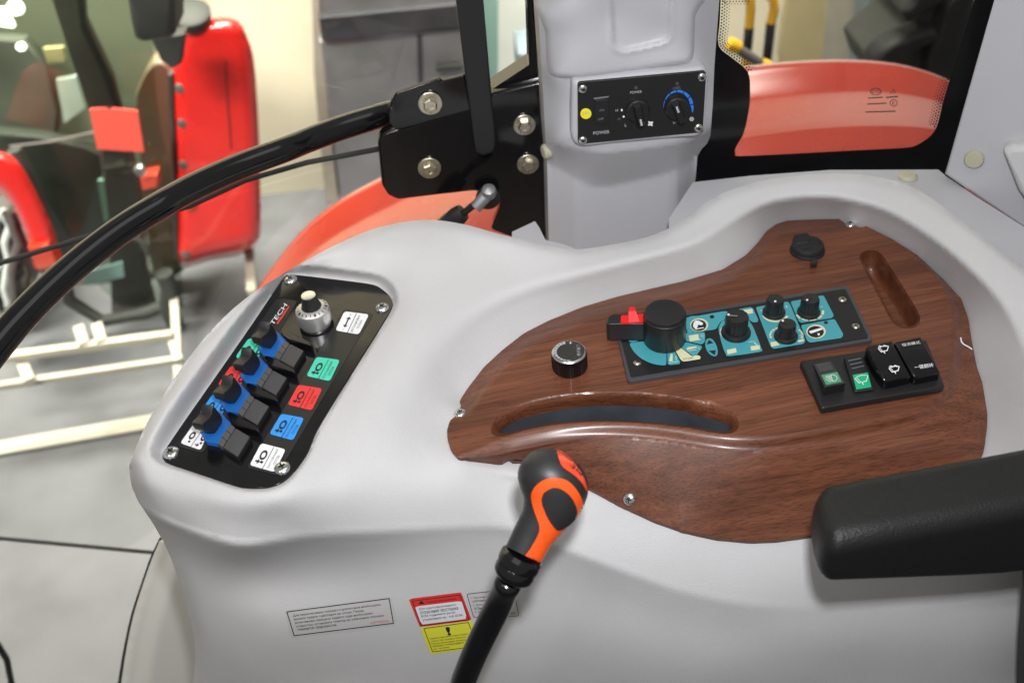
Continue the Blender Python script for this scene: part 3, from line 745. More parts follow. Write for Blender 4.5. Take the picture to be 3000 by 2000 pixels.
# big lever knob with arm and red catch
zt = .043; T = pz(*c_dl((1055,410))[0], zt); b = Vector((T.x, T.y, .0055)); r = .0218; h = zt - .0055
mb = MB(); mb.lathe(b, nz, [(r * .96, .0002), (r * .99, .002), (r * .995, h - .007), (r * 1.0, h - .006), (r * .985, h - .0045), (r * .955, h - .004), (r * .95, h - .002), (r * .92, h - .0003), (r * .88, h), (r * .5, h + .0002), (0, h + .0003)], 'black_plastic', 64)
big = mb.build('lever_knob', panel, smooth=35, recalc=False); big['label'] = 'big round black knob with a side arm'
mb = MB(); mb.prism([PZ(.0285)(*p) for p in rnd(c_dl((95,600),(115,490),(170,450),(340,438),(760,430),(760,612),(400,606),(130,612)), 4)], (0, 0, -.0215), 'black_plastic', round_=.0012)
arm_o = mb.build('arm', panel, smooth=40); arm_o['label'] = 'black arm of the lever knob'
mb = MB(); mb.prism([PZ(.0300)(*p) for p in c_dl((325,590),(335,470),(720,440),(720,575))], (0, 0, -.002), 'red_catch')
mb.prism([PZ(.0385)(*p) for p in rnd(c_dl((455,385),(470,325),(560,322),(575,380),(560,400),(470,405)), 3)], (0, 0, -.008), 'red_catch', round_=.0008)
a0 = [PZ(.0385)(*p) for p in c_dl((455,400),(575,395))]; a1 = [PZ(.0302)(*p) for p in c_dl((455,585),(640,570))]
mb.raw(a0 + [a1[1], a1[0]] + [PZ(.0302)(*p) for p in c_dl((455,440),(580,435))], [(0, 1, 2, 3), (0, 3, 4), (1, 5, 2), (0, 4, 5, 1), (3, 2, 5, 4)], 'red_catch')
mb.build('catch', panel, smooth=30)

# ---- rocker switch bank
mb = MB(); FR = rnd(c_rk((70,480),(1040,322),(1920,165),(2195,835),(2160,865),(385,1178)), 6)
mb.prism([PZ(.0075)(*p) for p in FR], (0, 0, -.0073), 'black_plastic', round_=.0022)
bank = mb.build('rocker_switch_bank', console, smooth=45); bank['label'] = 'black frame with four rocker switches'
def rocker(corners, zs, mt, lab, depth=.011, curve=0.0, r_=4, hi=None):
    TL, TR, BR, BL = (np.array(p, float) for p in corners); mb = MB(); rows = []
    n = 10; zb = .0068
    for i in range(n + 1):
        t = i / n; z = zs[0] + (zs[1] - zs[0]) * t + curve * (4 * t * (1 - t)) ; l, rr_ = TL + (BL - TL) * t, TR + (BR - TR) * t
        rows.append([PZ(z)(*(l + (rr_ - l) * u)) for u in np.linspace(0, 1, 7)])
    top = [p for r in rows for p in r]; F = [(i * 7 + j, i * 7 + j + 1, (i + 1) * 7 + j + 1, (i + 1) * 7 + j) for i in range(n) for j in range(6)]
    ring = rows[0] + [r[-1] for r in rows[1:]] + rows[-1][-2::-1] + [r[0] for r in rows[-2:0:-1]]
    mb.raw(top, F, mt); mb.loft([ring, [Vector((p.x, p.y, zb)) for p in ring]], mt, False, True)
    bm_o = mb.build('rocker', bank, smooth=50, bevel=.0012)
    me = bm_o.data; b_ = bmesh.new(); b_.from_mesh(me); bmesh.ops.remove_doubles(b_, verts=b_.verts, dist=1e-6); bmesh.ops.recalc_face_normals(b_, faces=b_.faces); b_.to_mesh(me); b_.free()
    me.polygons.foreach_set('use_smooth', [True] * len(me.polygons)); me.set_sharp_from_angle(angle=math.radians(50))
    bm_o['label'] = lab
    def surf(p, up=.0006):
        t = float(np.clip(np.linalg.solve(np.c_[TR - TL, BL - TL], np.array(p) - TL)[1], 0, 1))
        return PZ(zs[0] + (zs[1] - zs[0]) * t + curve * (4 * t * (1 - t)) + up)(*p)
    return surf
s1 = rocker(c_rk((255,525),(520,478),(738,808),(428,868)), (.0078, .0185), 'black_satin', 'rocker with a green headlamp symbol')
s2 = rocker(c_rk((712,425),(985,378),(1168,892),(868,935)), (.0125, .0105), 'black_satin', 'rocker with a green wiper symbol')
s3 = rocker(c_rk((1035,268),(1415,190),(1700,715),(1310,800)), (.0225, .0170), 'black_gloss', 'glossy rocker with two white wiper symbols', curve=.004)
s4 = rocker(c_rk((1445,208),(1838,130),(2128,655),(1752,735)), (.0225, .0170), 'black_gloss', 'glossy rocker with white lettering', curve=.004)
mb = MB()
def dps(pts, mt, s, up=.0005): mb.poly([s(p, up) for p in c_rk(*pts)], mt)
for k in range(4): dps([(305 + k * 15, 545 + k * 27), (500 + k * 15, 508 + k * 27), (503 + k * 15, 516 + k * 27), (308 + k * 15, 553 + k * 27)], 'dim_print', s1)
for k in range(3): dps([(775 + k * 26, 478 + k * 56), (960 + k * 24, 440 + k * 56), (963 + k * 24, 450 + k * 56), (778 + k * 26, 490 + k * 56)], 'dim_print', s2)
dps([(380,690),(615,645),(680,792),(452,838)], 'lens_green', s1); dps([(840,690),(1065,652),(1115,868),(895,905)], 'lens_green_bright', s2)
def stroke(pts, wd, mt, s, up=.0011, closed=False):
    P = [np.array(p, float) for p in pts] + ([np.array(pts[0], float)] if closed else [])
    for a, b in zip(P[:-1], P[1:]):
        d = b - a; l = np.linalg.norm(d)
        if l < 1e-6: continue
        d /= l; nn = np.array((-d[1], d[0])) * wd / 2; a2, b2 = a - d * wd * .3, b + d * wd * .3
        dps([a2 + nn, b2 + nn, b2 - nn, a2 - nn], mt, s, up)
stroke(crom([(520,690),(565,690),(605,715),(612,745),(595,772),(555,785),(548,770)], 3, False) , 9, 'white_print', s1); stroke([(520,690),(548,778)], 9, 'white_print', s1)
for (x, y, u, v) in ((450,702,515,702),(440,722,515,716),(442,745,520,732),(455,768,525,746),(480,785,530,762),(508,795,538,775)): stroke([(x, y), (u, v)], 7, 'white_print', s1)
def wiper(cx, cy_, k, s, wd):
    A = [(cx + x * k, cy_ + y * k) for x, y in crom([(-92, 0), (-60, -28), (0, -48), (55, -50), (95, -42)], 3, False)] + [(cx + 75 * k, cy_ + 35 * k), (cx + 10 * k, cy_ + 48 * k), (cx - 35 * k, cy_ + 62 * k)]
    stroke(A, wd, 'white_print', s, closed=True); stroke([(cx - 62 * k, cy_ - 10 * k), (cx - 10 * k, cy_ + 52 * k)], wd * .7, 'white_print', s); stroke([(cx + 8 * k, cy_ + 48 * k), (cx + 30 * k, cy_ + 85 * k)], wd * 1.2, 'white_print', s)
wiper(968, 745, 1.0, s2, 11)
for (x, y) in ((1290,305),(1448,600)):
    wiper(x, y, .78, s3, 13)
    stroke(crom([(x - 70, y - 25), (x - 55, y - 42), (x - 35, y - 38), (x - 22, y - 25)], 3, False), 10, 'white_print', s3); stroke(crom([(x, y - 30), (x + 8, y - 48), (x + 28, y - 46), (x + 38, y - 30)], 3, False), 10, 'white_print', s3)
def rk_text(body, q): mb.text(body, [s4(p, .0012) for p in c_rk(*q)], 'white_print')
rk_text('恒流模式', ((1570,275),(1838,232),(1556,232))); rk_text('一键翻转', ((1755,610),(2030,572),(1738,552)))
mb.build('symbols', bank, smooth=0, recalc=False)
# ---- hydraulic switch panel in the pod
PP = PZ(PODZ)
mb = MB(); slab(resample(PANEL, 8), PP, .004, mb, 'black_gloss', round_=.0008)
pod = mb.build('lever_switch_panel', console, smooth=40); pod['label'] = 'black panel with four paddle switches and coloured labels'
for p in ((940,132),(1524,310),(178,1234),(887,1332)): screw(c_pod(p)[0], PP, .0078, pod)
A0 = PP(*c_pod((600,1170))[0]); A1 = PP(*c_pod((955,620))[0])
AX = (A1 - A0).normalized(); SX = nz.cross(AX)            # along the panel; SX points left
STEP = (PP(*c_pod((955,625))[0]) - PP(*c_pod((607,1175))[0])) / 3
# printed strips and labels
P1, P2, P3 = PZ(PODZ + .0004), PZ(PODZ + .0007), PZ(PODZ + .0010)
mb = MB()
mb.poly([P1(*p) for p in rnd(c_pod((1280,315),(1470,345),(1200,790),(880,1330),(850,1375),(660,1325),(960,850)), 10)], 'dark_print')
mb.poly([P1(*p) for p in rnd(c_pod((850,248),(985,262),(640,840),(380,1235),(215,1190),(500,760)), 10)], 'dark_print')
mb.build('print_strip', pod, smooth=0, recalc=False)
def label(q, mt, icon, lines, name):
    """q: upper left, upper right, lower right, lower left in picture order; the writing runs up the long side"""
    mb = MB(); mb.poly([P2(*p) for p in rnd(q, 9)], mt)
    q = [np.array(p) for p in q]; O, U, V = q[3], q[0] - q[3], q[2] - q[3]     # U runs along the text, V from first line to last
    F_ = lambda a, b: P3(*(O + U * a + V * b))
    mb.poly([F_(.0, .50), F_(1.0, .50), F_(1.0, .525), F_(.0, .525)], 'ink')
    if icon == 'cyl':
        for i in range(18):
            a0, a1 = 2 * math.pi * i / 18, 2 * math.pi * (i + 1) / 18; C_ = lambda a, k: F_(.55 + .22 * k * math.cos(a), .30 + .13 * k * math.sin(a))
            mb.poly([C_(a0, 1), C_(a1, 1), C_(a1, .55), C_(a0, .55)], 'ink')
        mb.poly([F_(.55 + .22 - .1 + .06 * math.cos(2 * math.pi * i / 12) - .42, .36 + .06 * math.sin(2 * math.pi * i / 12)) for i in range(12)], 'ink')
        mb.poly([F_(.2, .12), F_(.28, .12), F_(.28, .2), F_(.36, .2), F_(.24, .30), F_(.12, .2), F_(.2, .2)], 'ink')
    elif icon == 'arrow':
        mb.poly([F_(.22, .30), F_(.34, .20), F_(.34, .27), F_(.66, .27), F_(.66, .20), F_(.78, .30), F_(.66, .40), F_(.66, .33), F_(.34, .33), F_(.34, .40)], 'ink')
        mb.text('+', [F_(.86, .34), F_(.92, .34), F_(.86, .26)], 'ink'); mb.text('-', [F_(.08, .30), F_(.13, .30), F_(.08, .28)], 'ink')
    elif icon == 'two':
        for cx, cy_ in ((.5, .27), (.6, .78)):
            for i in range(14):
                a0, a1 = 2 * math.pi * i / 14, 2 * math.pi * (i + 1) / 14; C_ = lambda a, k: F_(cx + .2 * k * math.cos(a), cy_ + .12 * k * math.sin(a))
                mb.poly([C_(a0, 1), C_(a1, 1), C_(a1, .5), C_(a0, .5)], 'ink')
            mb.poly([F_(cx - .3 + .06 * math.cos(2 * math.pi * i / 12), cy_ + .04 + .05 * math.sin(2 * math.pi * i / 12)) for i in range(12)], 'ink')
        mb.poly([F_(.14, .62), F_(.2, .62), F_(.2, .7), F_(.27, .7), F_(.17, .8), F_(.07, .7), F_(.14, .7)], 'ink')
    n = len(lines)
    for i, t in enumerate(lines):
        wdt = .86 if len(t) > 6 else .44; b0 = .62 + .17 * i
        mb.text(t, [F_(.5 - wdt / 2, b0 + .10), F_(.5 + wdt / 2, b0 + .10), F_(.5 - wdt / 2, b0)], 'ink')
    o = mb.build('label', pod, smooth=0, recalc=False); o['label'] = name
PN = ['ПОСТОЯННЫЙ', 'ПОТОК']
label(c_pod((1283,330),(1440,350),(1375,478),(1225,452)), 'white_print', 'arrow', ['РЕГУЛИРОВКА', 'ПОТОКА'], 'white label with a double arrow')
label(c_pod((1105,620),(1255,640),(1190,776),(1040,742)), 'green_label', 'cyl', PN, 'green label on the right')
label(c_pod((988,798),(1142,822),(1075,962),(920,925)), 'red_label', 'cyl', PN, 'red label on the right')
label(c_pod((880,982),(1026,1010),(955,1153),(804,1112)), 'blue_label', 'cyl', PN, 'blue label on the right')
label(c_pod((752,1170),(908,1210),(838,1355),(678,1310)), 'white_print', 'cyl', PN, 'white label beside the lower screw')
w0 = np.array(c_pod((320,1050),(430,1060),(365,1215),(235,1170)))
label([tuple(p) for p in w0], 'white_print', 'two', [], 'white label at the left of the panel')
sp = np.array(c_pod((122, -190)))[0] - np.array(c_pod((0, 0)))[0]
for k, (mt, nm) in enumerate((('blue_label', 'blue label under the paddles'), ('red_label', 'red label under the paddles'), ('green_label', 'green label under the paddles'))):
    label([tuple(p + sp * (k + 1) * (1 - .02 * k)) for p in w0], mt, 'two', [], nm)
mb = MB(); mb.text('OPTITECH', [P2(*p) for p in c_pod((742,540),(920,292),(720,525))], 'white_print')
mb.poly([P2(*p) for p in c_pod((848,408),(858,412),(934,300),(926,296))], 'red_label'); mb.build('logo', pod, smooth=0, recalc=False)
# precision dial with silver ring
zt = PODZ + .020; T = PZ(zt)(*c_dial((700,540))[0]); b = Vector((T.x, T.y, PODZ)); r = .0180
mb = MB(); mb.lathe(b, nz, [(r * .9, .0002), (r * .9, .004), (r, .0042), (r, .0165), (r * .96, .0195), (r * .72, .0225), (r * .58, .0228)], 'alu', 48)
mb.lathe(b + nz * .0225, nz, [(r * .60, 0), (r * .56, .002), (r * .46, .009), (r * .42, .0145)], 'black_plastic', 36)
mb.lathe(b + nz * .037, nz, [(r * .42, 0), (r * .405, .0008), (r * .2, .0010), (0, .0010)], 'chrome', 32)
dial = mb.build('precision_dial', pod, smooth=35); dial['label'] = 'silver precision dial with black grip'
mb = MB()
for k in range(20):
    a = 2 * math.pi * k / 20; u = Vector((math.cos(a), math.sin(a), 0)); v = Vector((-math.sin(a), math.cos(a), 0)); w2 = .0011 if k % 4 == 0 else .0004
    Q = lambda rr, zz, s: b + u * rr + v * s + nz * zz
    mb.poly([Q(r * .76, .0223, -w2), Q(r * .76, .0223, w2), Q(r * .90, .0207, w2), Q(r * .90, .0207, -w2)], 'ink')
dm = mb.build('dial_marks', pod, smooth=0, recalc=False)
# four paddle switches: one is measured, the rest are copies a step apart
ref = PZ(PODZ + .006)(*c_sw((630,830))[0]); PV = Plane(ref, SX)
top_key = PZ(PODZ + .012)
sw = MB()
sw.prism([PZ(PODZ + .0065)(*p) for p in rnd(c_sw((742,1035),(930,745),(1150,872),(960,1168)), 5)], (0, 0, -.0062), 'key_grey', 'black_satin', round_=.001)
for k in range(3):
    d = np.array((62, -95)) * k
    sw.prism([PZ(PODZ + .0062)(*p) for p in rnd(c_sw(*[tuple(np.array(p) + d) for p in ((672,968),(728,880),(800,935),(744,1024))]), 2)], (0, 0, -.006), 'seg_grey')
sw.prism([PZ(PODZ + .0058)(*p) for p in c_sw((420,800),(520,800),(625,838),(745,650),(690,490),(868,680),(672,968),(508,938))], (0, 0, -.0056), 'blue_plastic', round_=.0006)
prof = crom(c_sw((604,428),(690,520),(746,625),(714,722),(632,832),(520,792),(488,788),(452,695),(540,612),(588,530)), 2)
R_ = [PV(*p) for p in prof]; c0 = sum(R_, Vector()) / len(R_)
R0 = [p + (c0 - p) * .06 for p in R_]
sw.loft([[p - SX * .0005 for p in R0], [p + SX * .0006 for p in R_], [p + SX * .0100 for p in R_], [p + SX * .0112 for p in R0]], 'black_satin')
sw.prism([PZ(PODZ + .009)(*p) for p in crom(c_sw((790,545),(835,512),(960,560),(1120,650),(1262,745),(1245,790),(1090,742),(880,682)), 2)], (0, 0, -.0088), 'black_gloss', round_=.002)
s_obj = sw.build('paddle_switch', pod, smooth=35, recalc=True, bevel=.0010)
s_obj['label'] = 'paddle switch nearest the lower end'
for k, nm in ((1, 'second paddle switch from the lower end'), (2, 'third paddle switch from the lower end'), (3, 'paddle switch beside the silver dial')):
    c2 = s_obj.copy(); COL.objects.link(c2); c2.location = STEP * k; c2['label'] = nm; c2.parent = pod

# ---- stickers on the front of the console
def front(P, up=.0006):
    P = np.asarray(P, float); X = shell_xyz(P); d = rays(P); d /= np.linalg.norm(d, axis=1)[:, None]; return X - d * up
def st_poly(mb, pts, mt, up): relief(rnd(pts, 3) if mt != 'ink' else pts, lambda P: front(P, up), 14 if mt != 'ink' else 2.5, mb, mt)
def st_line(mb, pts, wd, mt, up, closed=True):
    P = [np.array(p, float) for p in pts]; N = len(P)
    for i in range(N if closed else N - 1):
        a, b = P[i], P[(i + 1) % N]; d = b - a; l = np.linalg.norm(d); d /= l; nn = np.array((-d[1], d[0])) * wd / 2
        q = resample([a + nn - d * wd / 2, b + nn + d * wd / 2, b - nn + d * wd / 2, a - nn - d * wd / 2], 1e9) if False else np.array([a + nn - d * wd / 2, b + nn + d * wd / 2, b - nn + d * wd / 2, a - nn - d * wd / 2])
        k = max(int(l / 20), 1); L_ = [q[0] + (q[1] - q[0]) * t / k for t in range(k + 1)]; R2 = [q[3] + (q[2] - q[3]) * t / k for t in range(k + 1)]
        V = np.vstack([L_, R2]); mb.raw(front(V, up), [(t, t + 1, k + 2 + t, k + 1 + t) for t in range(k)], mt)
def st_text(mb, body, q, mt, up):
    V, F = text_shape(body)
    q = [np.array(p, float) for p in q]; mw, mh = V.max(0)
    P = np.array([q[0] + (q[1] - q[0]) * x / mw + (q[2] - q[0]) * y / mh for x, y in V]); mb.raw(front(P, up), F, mt)
def lerp_line(q, t, x0, x1, hgt):
    """frame of a text line inside the quad q (ul, ur, lr, ll): t down the side, x0..x1 across"""
    ul, ur, lr, ll = (np.array(p, float) for p in q)
    f = lambda x, y: (ul * (1 - x) + ur * x) * (1 - y) + (ll * (1 - x) + lr * x) * y
    return [f(x0, t + hgt), f(x1, t + hgt), f(x0, t)]
mb = MB(); q = c_st((45,262),(985,138),(1030,392),(95,512)); st_poly(mb, q, 'sticker_clear', .0004)
q2 = c_st((62,275),(965,157),(1003,375),(126,485)); st_line(mb, q2, 2.6, 'ink', .0007)
for i, (t, w_) in enumerate((('Для переключения передач и диапазонов необходимо', .93), ('выжать педаль сцепления до упора. Перед', .74), ('включением передачи заднего хода необходимо', .83), ('полностью остановить трактор во избежание поломки', .94), ('элементов трансмиссии.', .43))):
    st_text(mb, t, lerp_line(q2, .14 + .15 * i, .045, .045 + w_ * .93, .115), 'ink', .0008)
st_text(mb, '«OPTITECH»', lerp_line(q2, .84, .77, .965, .09), 'sticker_red', .0008)
o = mb.build('notice_sticker', console, smooth=0, recalc=False); o['label'] = 'grey sticker with five lines of black print'
mb = MB(); q = c_st((1137,160),(1602,102),(1695,350),(1235,408)); st_poly(mb, q, 'sticker_red', .0005)
st_line(mb, c_st((1170,180),(1590,126),(1672,345),(1250,395)), 1.8, 'ink', .0009)
q3 = c_st((1192,228),(1605,178),(1655,335),(1250,388)); st_poly(mb, q3, 'sticker_white', .0010)
for i, (t, w_) in enumerate((('Для кратковременного', .80), ('отключения хвостовика', .82), ('ВОМ поднимите рычаг', .74), ('управления муфтой ВОМ.', .88))):
    st_text(mb, t, lerp_line(q3, .10 + .2 * i, .06, .06 + w_, .15), 'ink', .0014)
qh = c_st((1175,185),(1590,132),(1603,172),(1190,222))
st_text(mb, 'Предупреждение', lerp_line(qh, .3, .28, .9, .5), 'ink', .0010); st_poly(mb, c_st((1222,208),(1248,176),(1278,202)), 'ink', .0010)
o = mb.build('warning_sticker', console, smooth=0, recalc=False); o['label'] = 'red and white warning sticker'
mb = MB(); q = c_st((1238,412),(1697,352),(1740,520),(1640,605),(1328,648)); st_poly(mb, c_st((1238,412),(1697,352),(1790,590),(1328,648)), 'sticker_yellow', .0005)
q4 = c_st((1272,422),(1665,368),(1745,578),(1350,628)); st_line(mb, q4, 1.8, 'ink', .0009)
st_poly(mb, crom(c_st((1462,415),(1485,408),(1500,415),(1500,455),(1492,462),(1480,455)), 2), 'ink', .0010); st_poly(mb, ell(c_st((1497,472))[0], 5, 3.4), 'ink', .0010)
for i, (t, w_) in enumerate((('Переключение ВОМ следует менять', .86), ('только при средних оборотах', .80), ('Резкое включение привода', .76), ('приводит к повреждению', .70), ('муфты ВОМ.', .36))):
    st_text(mb, t, lerp_line(q4, .42 + .11 * i, .04, .04 + w_, .075), 'ink', .0010)
o = mb.build('caution_sticker', console, smooth=0, recalc=False); o['label'] = 'yellow sticker with an exclamation mark'
mb = MB(); q = c_st((1640,105),(2080,60),(2145,325),(1700,345)); st_poly(mb, q, 'sticker_clear', .0004)
q5 = c_st((1652,118),(2062,72),(2112,310),(1712,322)); st_line(mb, rnd(q5, 6), 1.8, 'ink', .0007)
for i, (t, w_) in enumerate((('1. Частично выжать педаль', .8), ('сцепления', .3), ('2. Дождаться полной', .66), ('остановки', .3), ('3. Включить передачу', .7))):
    st_text(mb, t, lerp_line(q5, .14 + .15 * i, .06, .06 + w_, .10), 'ink', .0008)
st_text(mb, '«OPTITECH»', lerp_line(q5, .86, .74, .95, .07), 'ink', .0008)
o = mb.build('notice_sticker', console, smooth=0, recalc=False); o['label'] = 'grey sticker half hidden by the gear lever'

# ================================================================== gear lever
ZL = .80
lever = empty('gear_lever', pd(*c_gl((300,1900))[0], .95), 'black bent gear lever with black and orange knob in front of console', 'gear lever')
KC = np.array(c_gl((697,782),(728,720),(760,660),(822,565),(866,475),(880,385),(878,310),(874,242),(872,190),(876,150),(878,134)))
KW = np.array([240,244,253,290,368,425,434,385,290,150,20]) / 2.091 / 2
s_ = np.r_[0, np.cumsum(np.hypot(*np.diff(KC, axis=0).T))]
ss = np.linspace(0, s_[-1], 70)
def sm(vals):      # smooth interpolation
    P = crom([(a, b) for a, b in zip(s_, vals)], 12, False); P = np.array(P); return np.interp(ss, P[:, 0], P[:, 1])
ZL2 = ZL
cx, cyy, cw = sm(KC[:, 0]), sm(KC[:, 1]), np.maximum(sm(KW), .5)
cw[-1] = .5
CL = np.c_[cx, cyy]
def knob_dir(i):
    d = CL[min(i + 2, 69)] - CL[max(i - 2, 0)]; return d / np.linalg.norm(d)
rings = []
ax_all = (KC[5] - KC[0]) / np.linalg.norm(KC[5] - KC[0])
for i in range(70):
    k = .35; d = knob_dir(i) * (1 - k) + ax_all * k; d /= np.linalg.norm(d)
    nn = np.array((-d[1], d[0])); c = pd(cx[i], cyy[i], ZL); R3 = cw[i] * ZL / FPX
    e1 = (pd(*(CL[i] + nn * 10), ZL) - pd(*CL[i], ZL)).normalized(); e2 = Vector(ray(*CL[i])).normalized()
    rings.append([c + e1 * R3 * math.cos(2 * math.pi * j / 56) + e2 * R3 * .9 * math.sin(2 * math.pi * j / 56) for j in range(56)])
mb = MB(); mb.loft(rings, 'knob_skin')
gk = mb.build('knob', lever, smooth=60)
from mathutils.bvhtree import BVHTree
_kv = [p for r in rings for p in r]; _kf = [(i * 56 + j, i * 56 + (j + 1) % 56, (i + 1) * 56 + (j + 1) % 56, (i + 1) * 56 + j) for i in range(69) for j in range(56)]
_bvh = BVHTree.FromPolygons(_kv, _kf)
def knob_surf(P, up=.0008):
    out = np.empty((len(P), 3)); c = Vector(CAM)
    for k_, p in enumerate(np.asarray(P, float)):
        d = Vector(ray(*p)).normalized(); hit, nrm, _, _ = _bvh.ray_cast(c, d)
        if hit is None: hit, nrm, _, _ = _bvh.find_nearest(pd(*p, ZL))
        if nrm.dot(d) > 0: nrm = -nrm
        out[k_] = hit + nrm * up * .6 - d * up * .4
    return out
ORG = crom(c_gl((895,312),(960,327),(1010,370),(1048,430),(1062,485),(1052,530),(1000,592),(940,655),(885,725),(845,790),(808,838),(745,836),(686,826),(742,740),(788,655),(795,600),(768,520),(748,440),(754,390),(790,346),(840,318)), 4)
INS = crom(c_gl((880,370),(930,380),(980,420),(1010,470),(1020,520),(1000,570),(950,610),(915,628),(890,618),(850,560),(822,490),(811,440),(828,398)), 4)
vw = -Vector(FW) * 0 + Vector(FW) * .003
mb = MB(); relief(ORG, lambda P: knob_surf(P, .0010), 6, mb, 'orange', skirt=[tuple(vw)]); o = mb.build('orange_inset', gk, smooth=45, recalc=False); o['label'] = 'glossy orange inset'
mb = MB(); relief(INS, lambda P: knob_surf(P, .0022), 6, mb, 'knob_skin', skirt=[tuple(vw)]); o = mb.build('grip_pad', gk, smooth=45, recalc=False)
TOPP = crom(c_gl((902,146),(958,172),(1025,250),(1062,310),(1082,365),(1082,398),(1052,345),(1000,292),(940,250),(915,205)), 4)
mb = MB(); relief(TOPP, lambda P: knob_surf(P, .0012), 5, mb, 'orange_clear', skirt=[tuple(vw)]); o = mb.build('shift_plate', gk, smooth=45, recalc=False); o['label'] = 'orange shift pattern plate'
mb = MB()
def kstroke(pts, wd):
    P = [np.array(p, float) for p in c_gl(*pts)]
    for a, b in zip(P[:-1], P[1:]):
        d = (b - a) / np.linalg.norm(b - a); nn = np.array((-d[1], d[0])) * wd / 2; mb.raw(knob_surf(np.array([a + nn, b + nn, b - nn, a - nn]), .0019), [(0, 1, 2, 3)], 'ink')
kstroke(((1015,262),(1050,300)), 2.6); kstroke(((1020,268),(1034,238)), 2.6); kstroke(((1046,298),(1052,284)), 2.6)
V, F = text_shape('3'); q = [np.array(p) for p in c_gl((978,232),(992,264),(1000,224))]
mb.raw(knob_surf(np.array([q[0] + (q[1] - q[0]) * x / V.max(0)[0] + (q[2] - q[0]) * y / V.max(0)[1] for x, y in V]), .0019), F, 'ink')
mb.build('shift_marks', gk, smooth=0, recalc=False)
# collar, neck, shaft
ax3 = (pd(*KC[3], ZL) - pd(*KC[0], ZL)).normalized()
ax3 = (ax3 + Vector((0, 0, .25)) - Vector(FW) * .12).normalized()
cc = pd(*c_gl((676,820))[0], ZL); R3 = 137 / 2.091 * ZL / FPX
mb = MB(); mb.lathe(cc - ax3 * .017, ax3, [(R3 * .62, 0), (R3 * .80, .001), (R3 * .93, .004), (R3 * .96, .008), (R3 * .93, .0115), (R3 * .90, .0125), (R3 * .98, .014), (R3 * 1.0, .0175), (R3 * .97, .021), (R3 * .86, .023), (R3 * .8, .024)], 'black_gloss', 48)
mb.build('collar', lever, smooth=35)
sp_ = c_gl((600,968),(585,1000),(552,1075),(500,1180),(445,1290),(400,1385),(368,1460),(338,1535),(320,1600),(306,1680),(300,1780),(298,1900))
mb = MB(); path = [pd(*p, ZL + .012 + .011 * i) for i, p in enumerate(sp_)]; Rr = 88 / 2.091 * ZL / FPX
P0 = path[0]; ax0 = (path[0] - path[1]).normalized()
path = [P0 + ax0 * .011, P0 + ax0 * .0095, P0 + ax0 * .006, P0 + ax0 * .001] + path[1:]
mb.tube(path, [Rr * .55, Rr * .78, Rr * .95, Rr] + [Rr] * (len(path) - 4), 'black_gloss', 28)
mb.build('shaft', lever, smooth=40)
mb = MB(); mb.tube([P0 + ax0 * .006, cc - ax3 * .02], Rr * .5, 'zinc', 20); mb.build('neck', lever)

# ================================================================== armrest
TLb, TLf = pz(2424, 1424, .06), pz(2455, 1577, .06); TRb, TRf = pz(3000, 1315, .06), pz(3000, 1478, .06)
def sect(o_b, o_f, h, shrink=0.0, n=8, r=.017):
    u = (o_f - o_b); wdt = u.length; u.normalize(); z = Vector((0, 0, 1)); c = o_b + u * wdt / 2 - z * h / 2; hw, hh = wdt / 2 + .006 - shrink, h / 2 + .003 - shrink; r = min(r, hw * .98, hh * .98); out = []
    for sx, sz, a0 in ((1, 1, 0), (-1, 1, 90), (-1, -1, 180), (1, -1, 270)):
        for k in range(n + 1):
            a = math.radians(a0 + 90 * k / n); out.append(c + u * (sx * (hw - r) + r * math.cos(a)) + z * (sz * (hh - r) + r * math.sin(a)))
    return out
ld = ((TRb + TRf) / 2 - (TLb + TLf) / 2); ln = ld.length; ld.normalize()
rg = []
for k in range(7):
    a = math.pi / 2 * k / 6; sh = .017 * (1 - math.sin(a)); off = -.011 + .015 * (1 - math.cos(a))
    rg.append(sect(TLb + ld * off, TLf + ld * off, .054, sh))
for t, h in ((.25, .062), (.5, .071), (.75, .080), (1.0, .088), (1.6, .10), (2.2, .11)):
    rg.append(sect(TLb.lerp(TRb, t), TLf.lerp(TRf, t), h))
mb = MB(); mb.loft(rg, 'arm_skin'); o = mb.build('armrest', smooth=60)
tag(o, 'black grained armrest with rounded end over the console', 'armrest')
# ================================================================== window pillar with air-conditioning panel
YP = .205
pil = empty('window_pillar', (.17, YP + .03, -.3), 'light grey pillar cover between the windows holding black air conditioning panel', 'pillar')
def depth_y(P, yy): d = rays(P); return (yy - CAM[1]) / d[:, 1]
PO = c_pil((150,-60),(155,0),(185,470),(205,850),(215,1000),(225,1445),(232,1600),(420,1640),(1010,1540),(1000,1390),(1075,1290),(1112,1190),(1126,1080),(1135,960),(1160,915),(1195,880),(1215,835),(1230,640),(1240,400),(1270,0),(1275,-60))
ctl = [(155,0,.012),(185,470,.012),(205,850,.012),(215,1000,.014),
       (215,100,-.014),(245,470,-.014),(262,850,-.014),
       (300,200,-.022),(600,100,-.024),(900,200,-.024),(1080,150,-.024),(1110,-40,-.022),(300,-40,-.022),
       (345,480,-.028),(365,860,-.030),(500,905,-.036),(800,880,-.036),(1070,850,-.032),(1100,780,-.029),(1150,700,-.028),(1170,810,-.026),(1195,450,-.024),(1240,400,.0),(1270,0,.006),(1215,835,-.004),(1195,880,.004),
       (600,620,-.031),(900,600,-.031),(760,760,-.032),(450,650,-.03),(1080,620,-.03),(530,1000,-.036),(900,960,-.036),(300,1000,-.006),(1150,960,.0)]
pt = TPS(np.array(c_pil(*[(a, b) for a, b, _ in ctl])), np.array([c for *_, c in ctl]))
PEDGE = np.array(PO[:7]); PEDGE2 = np.array(PO[9:])
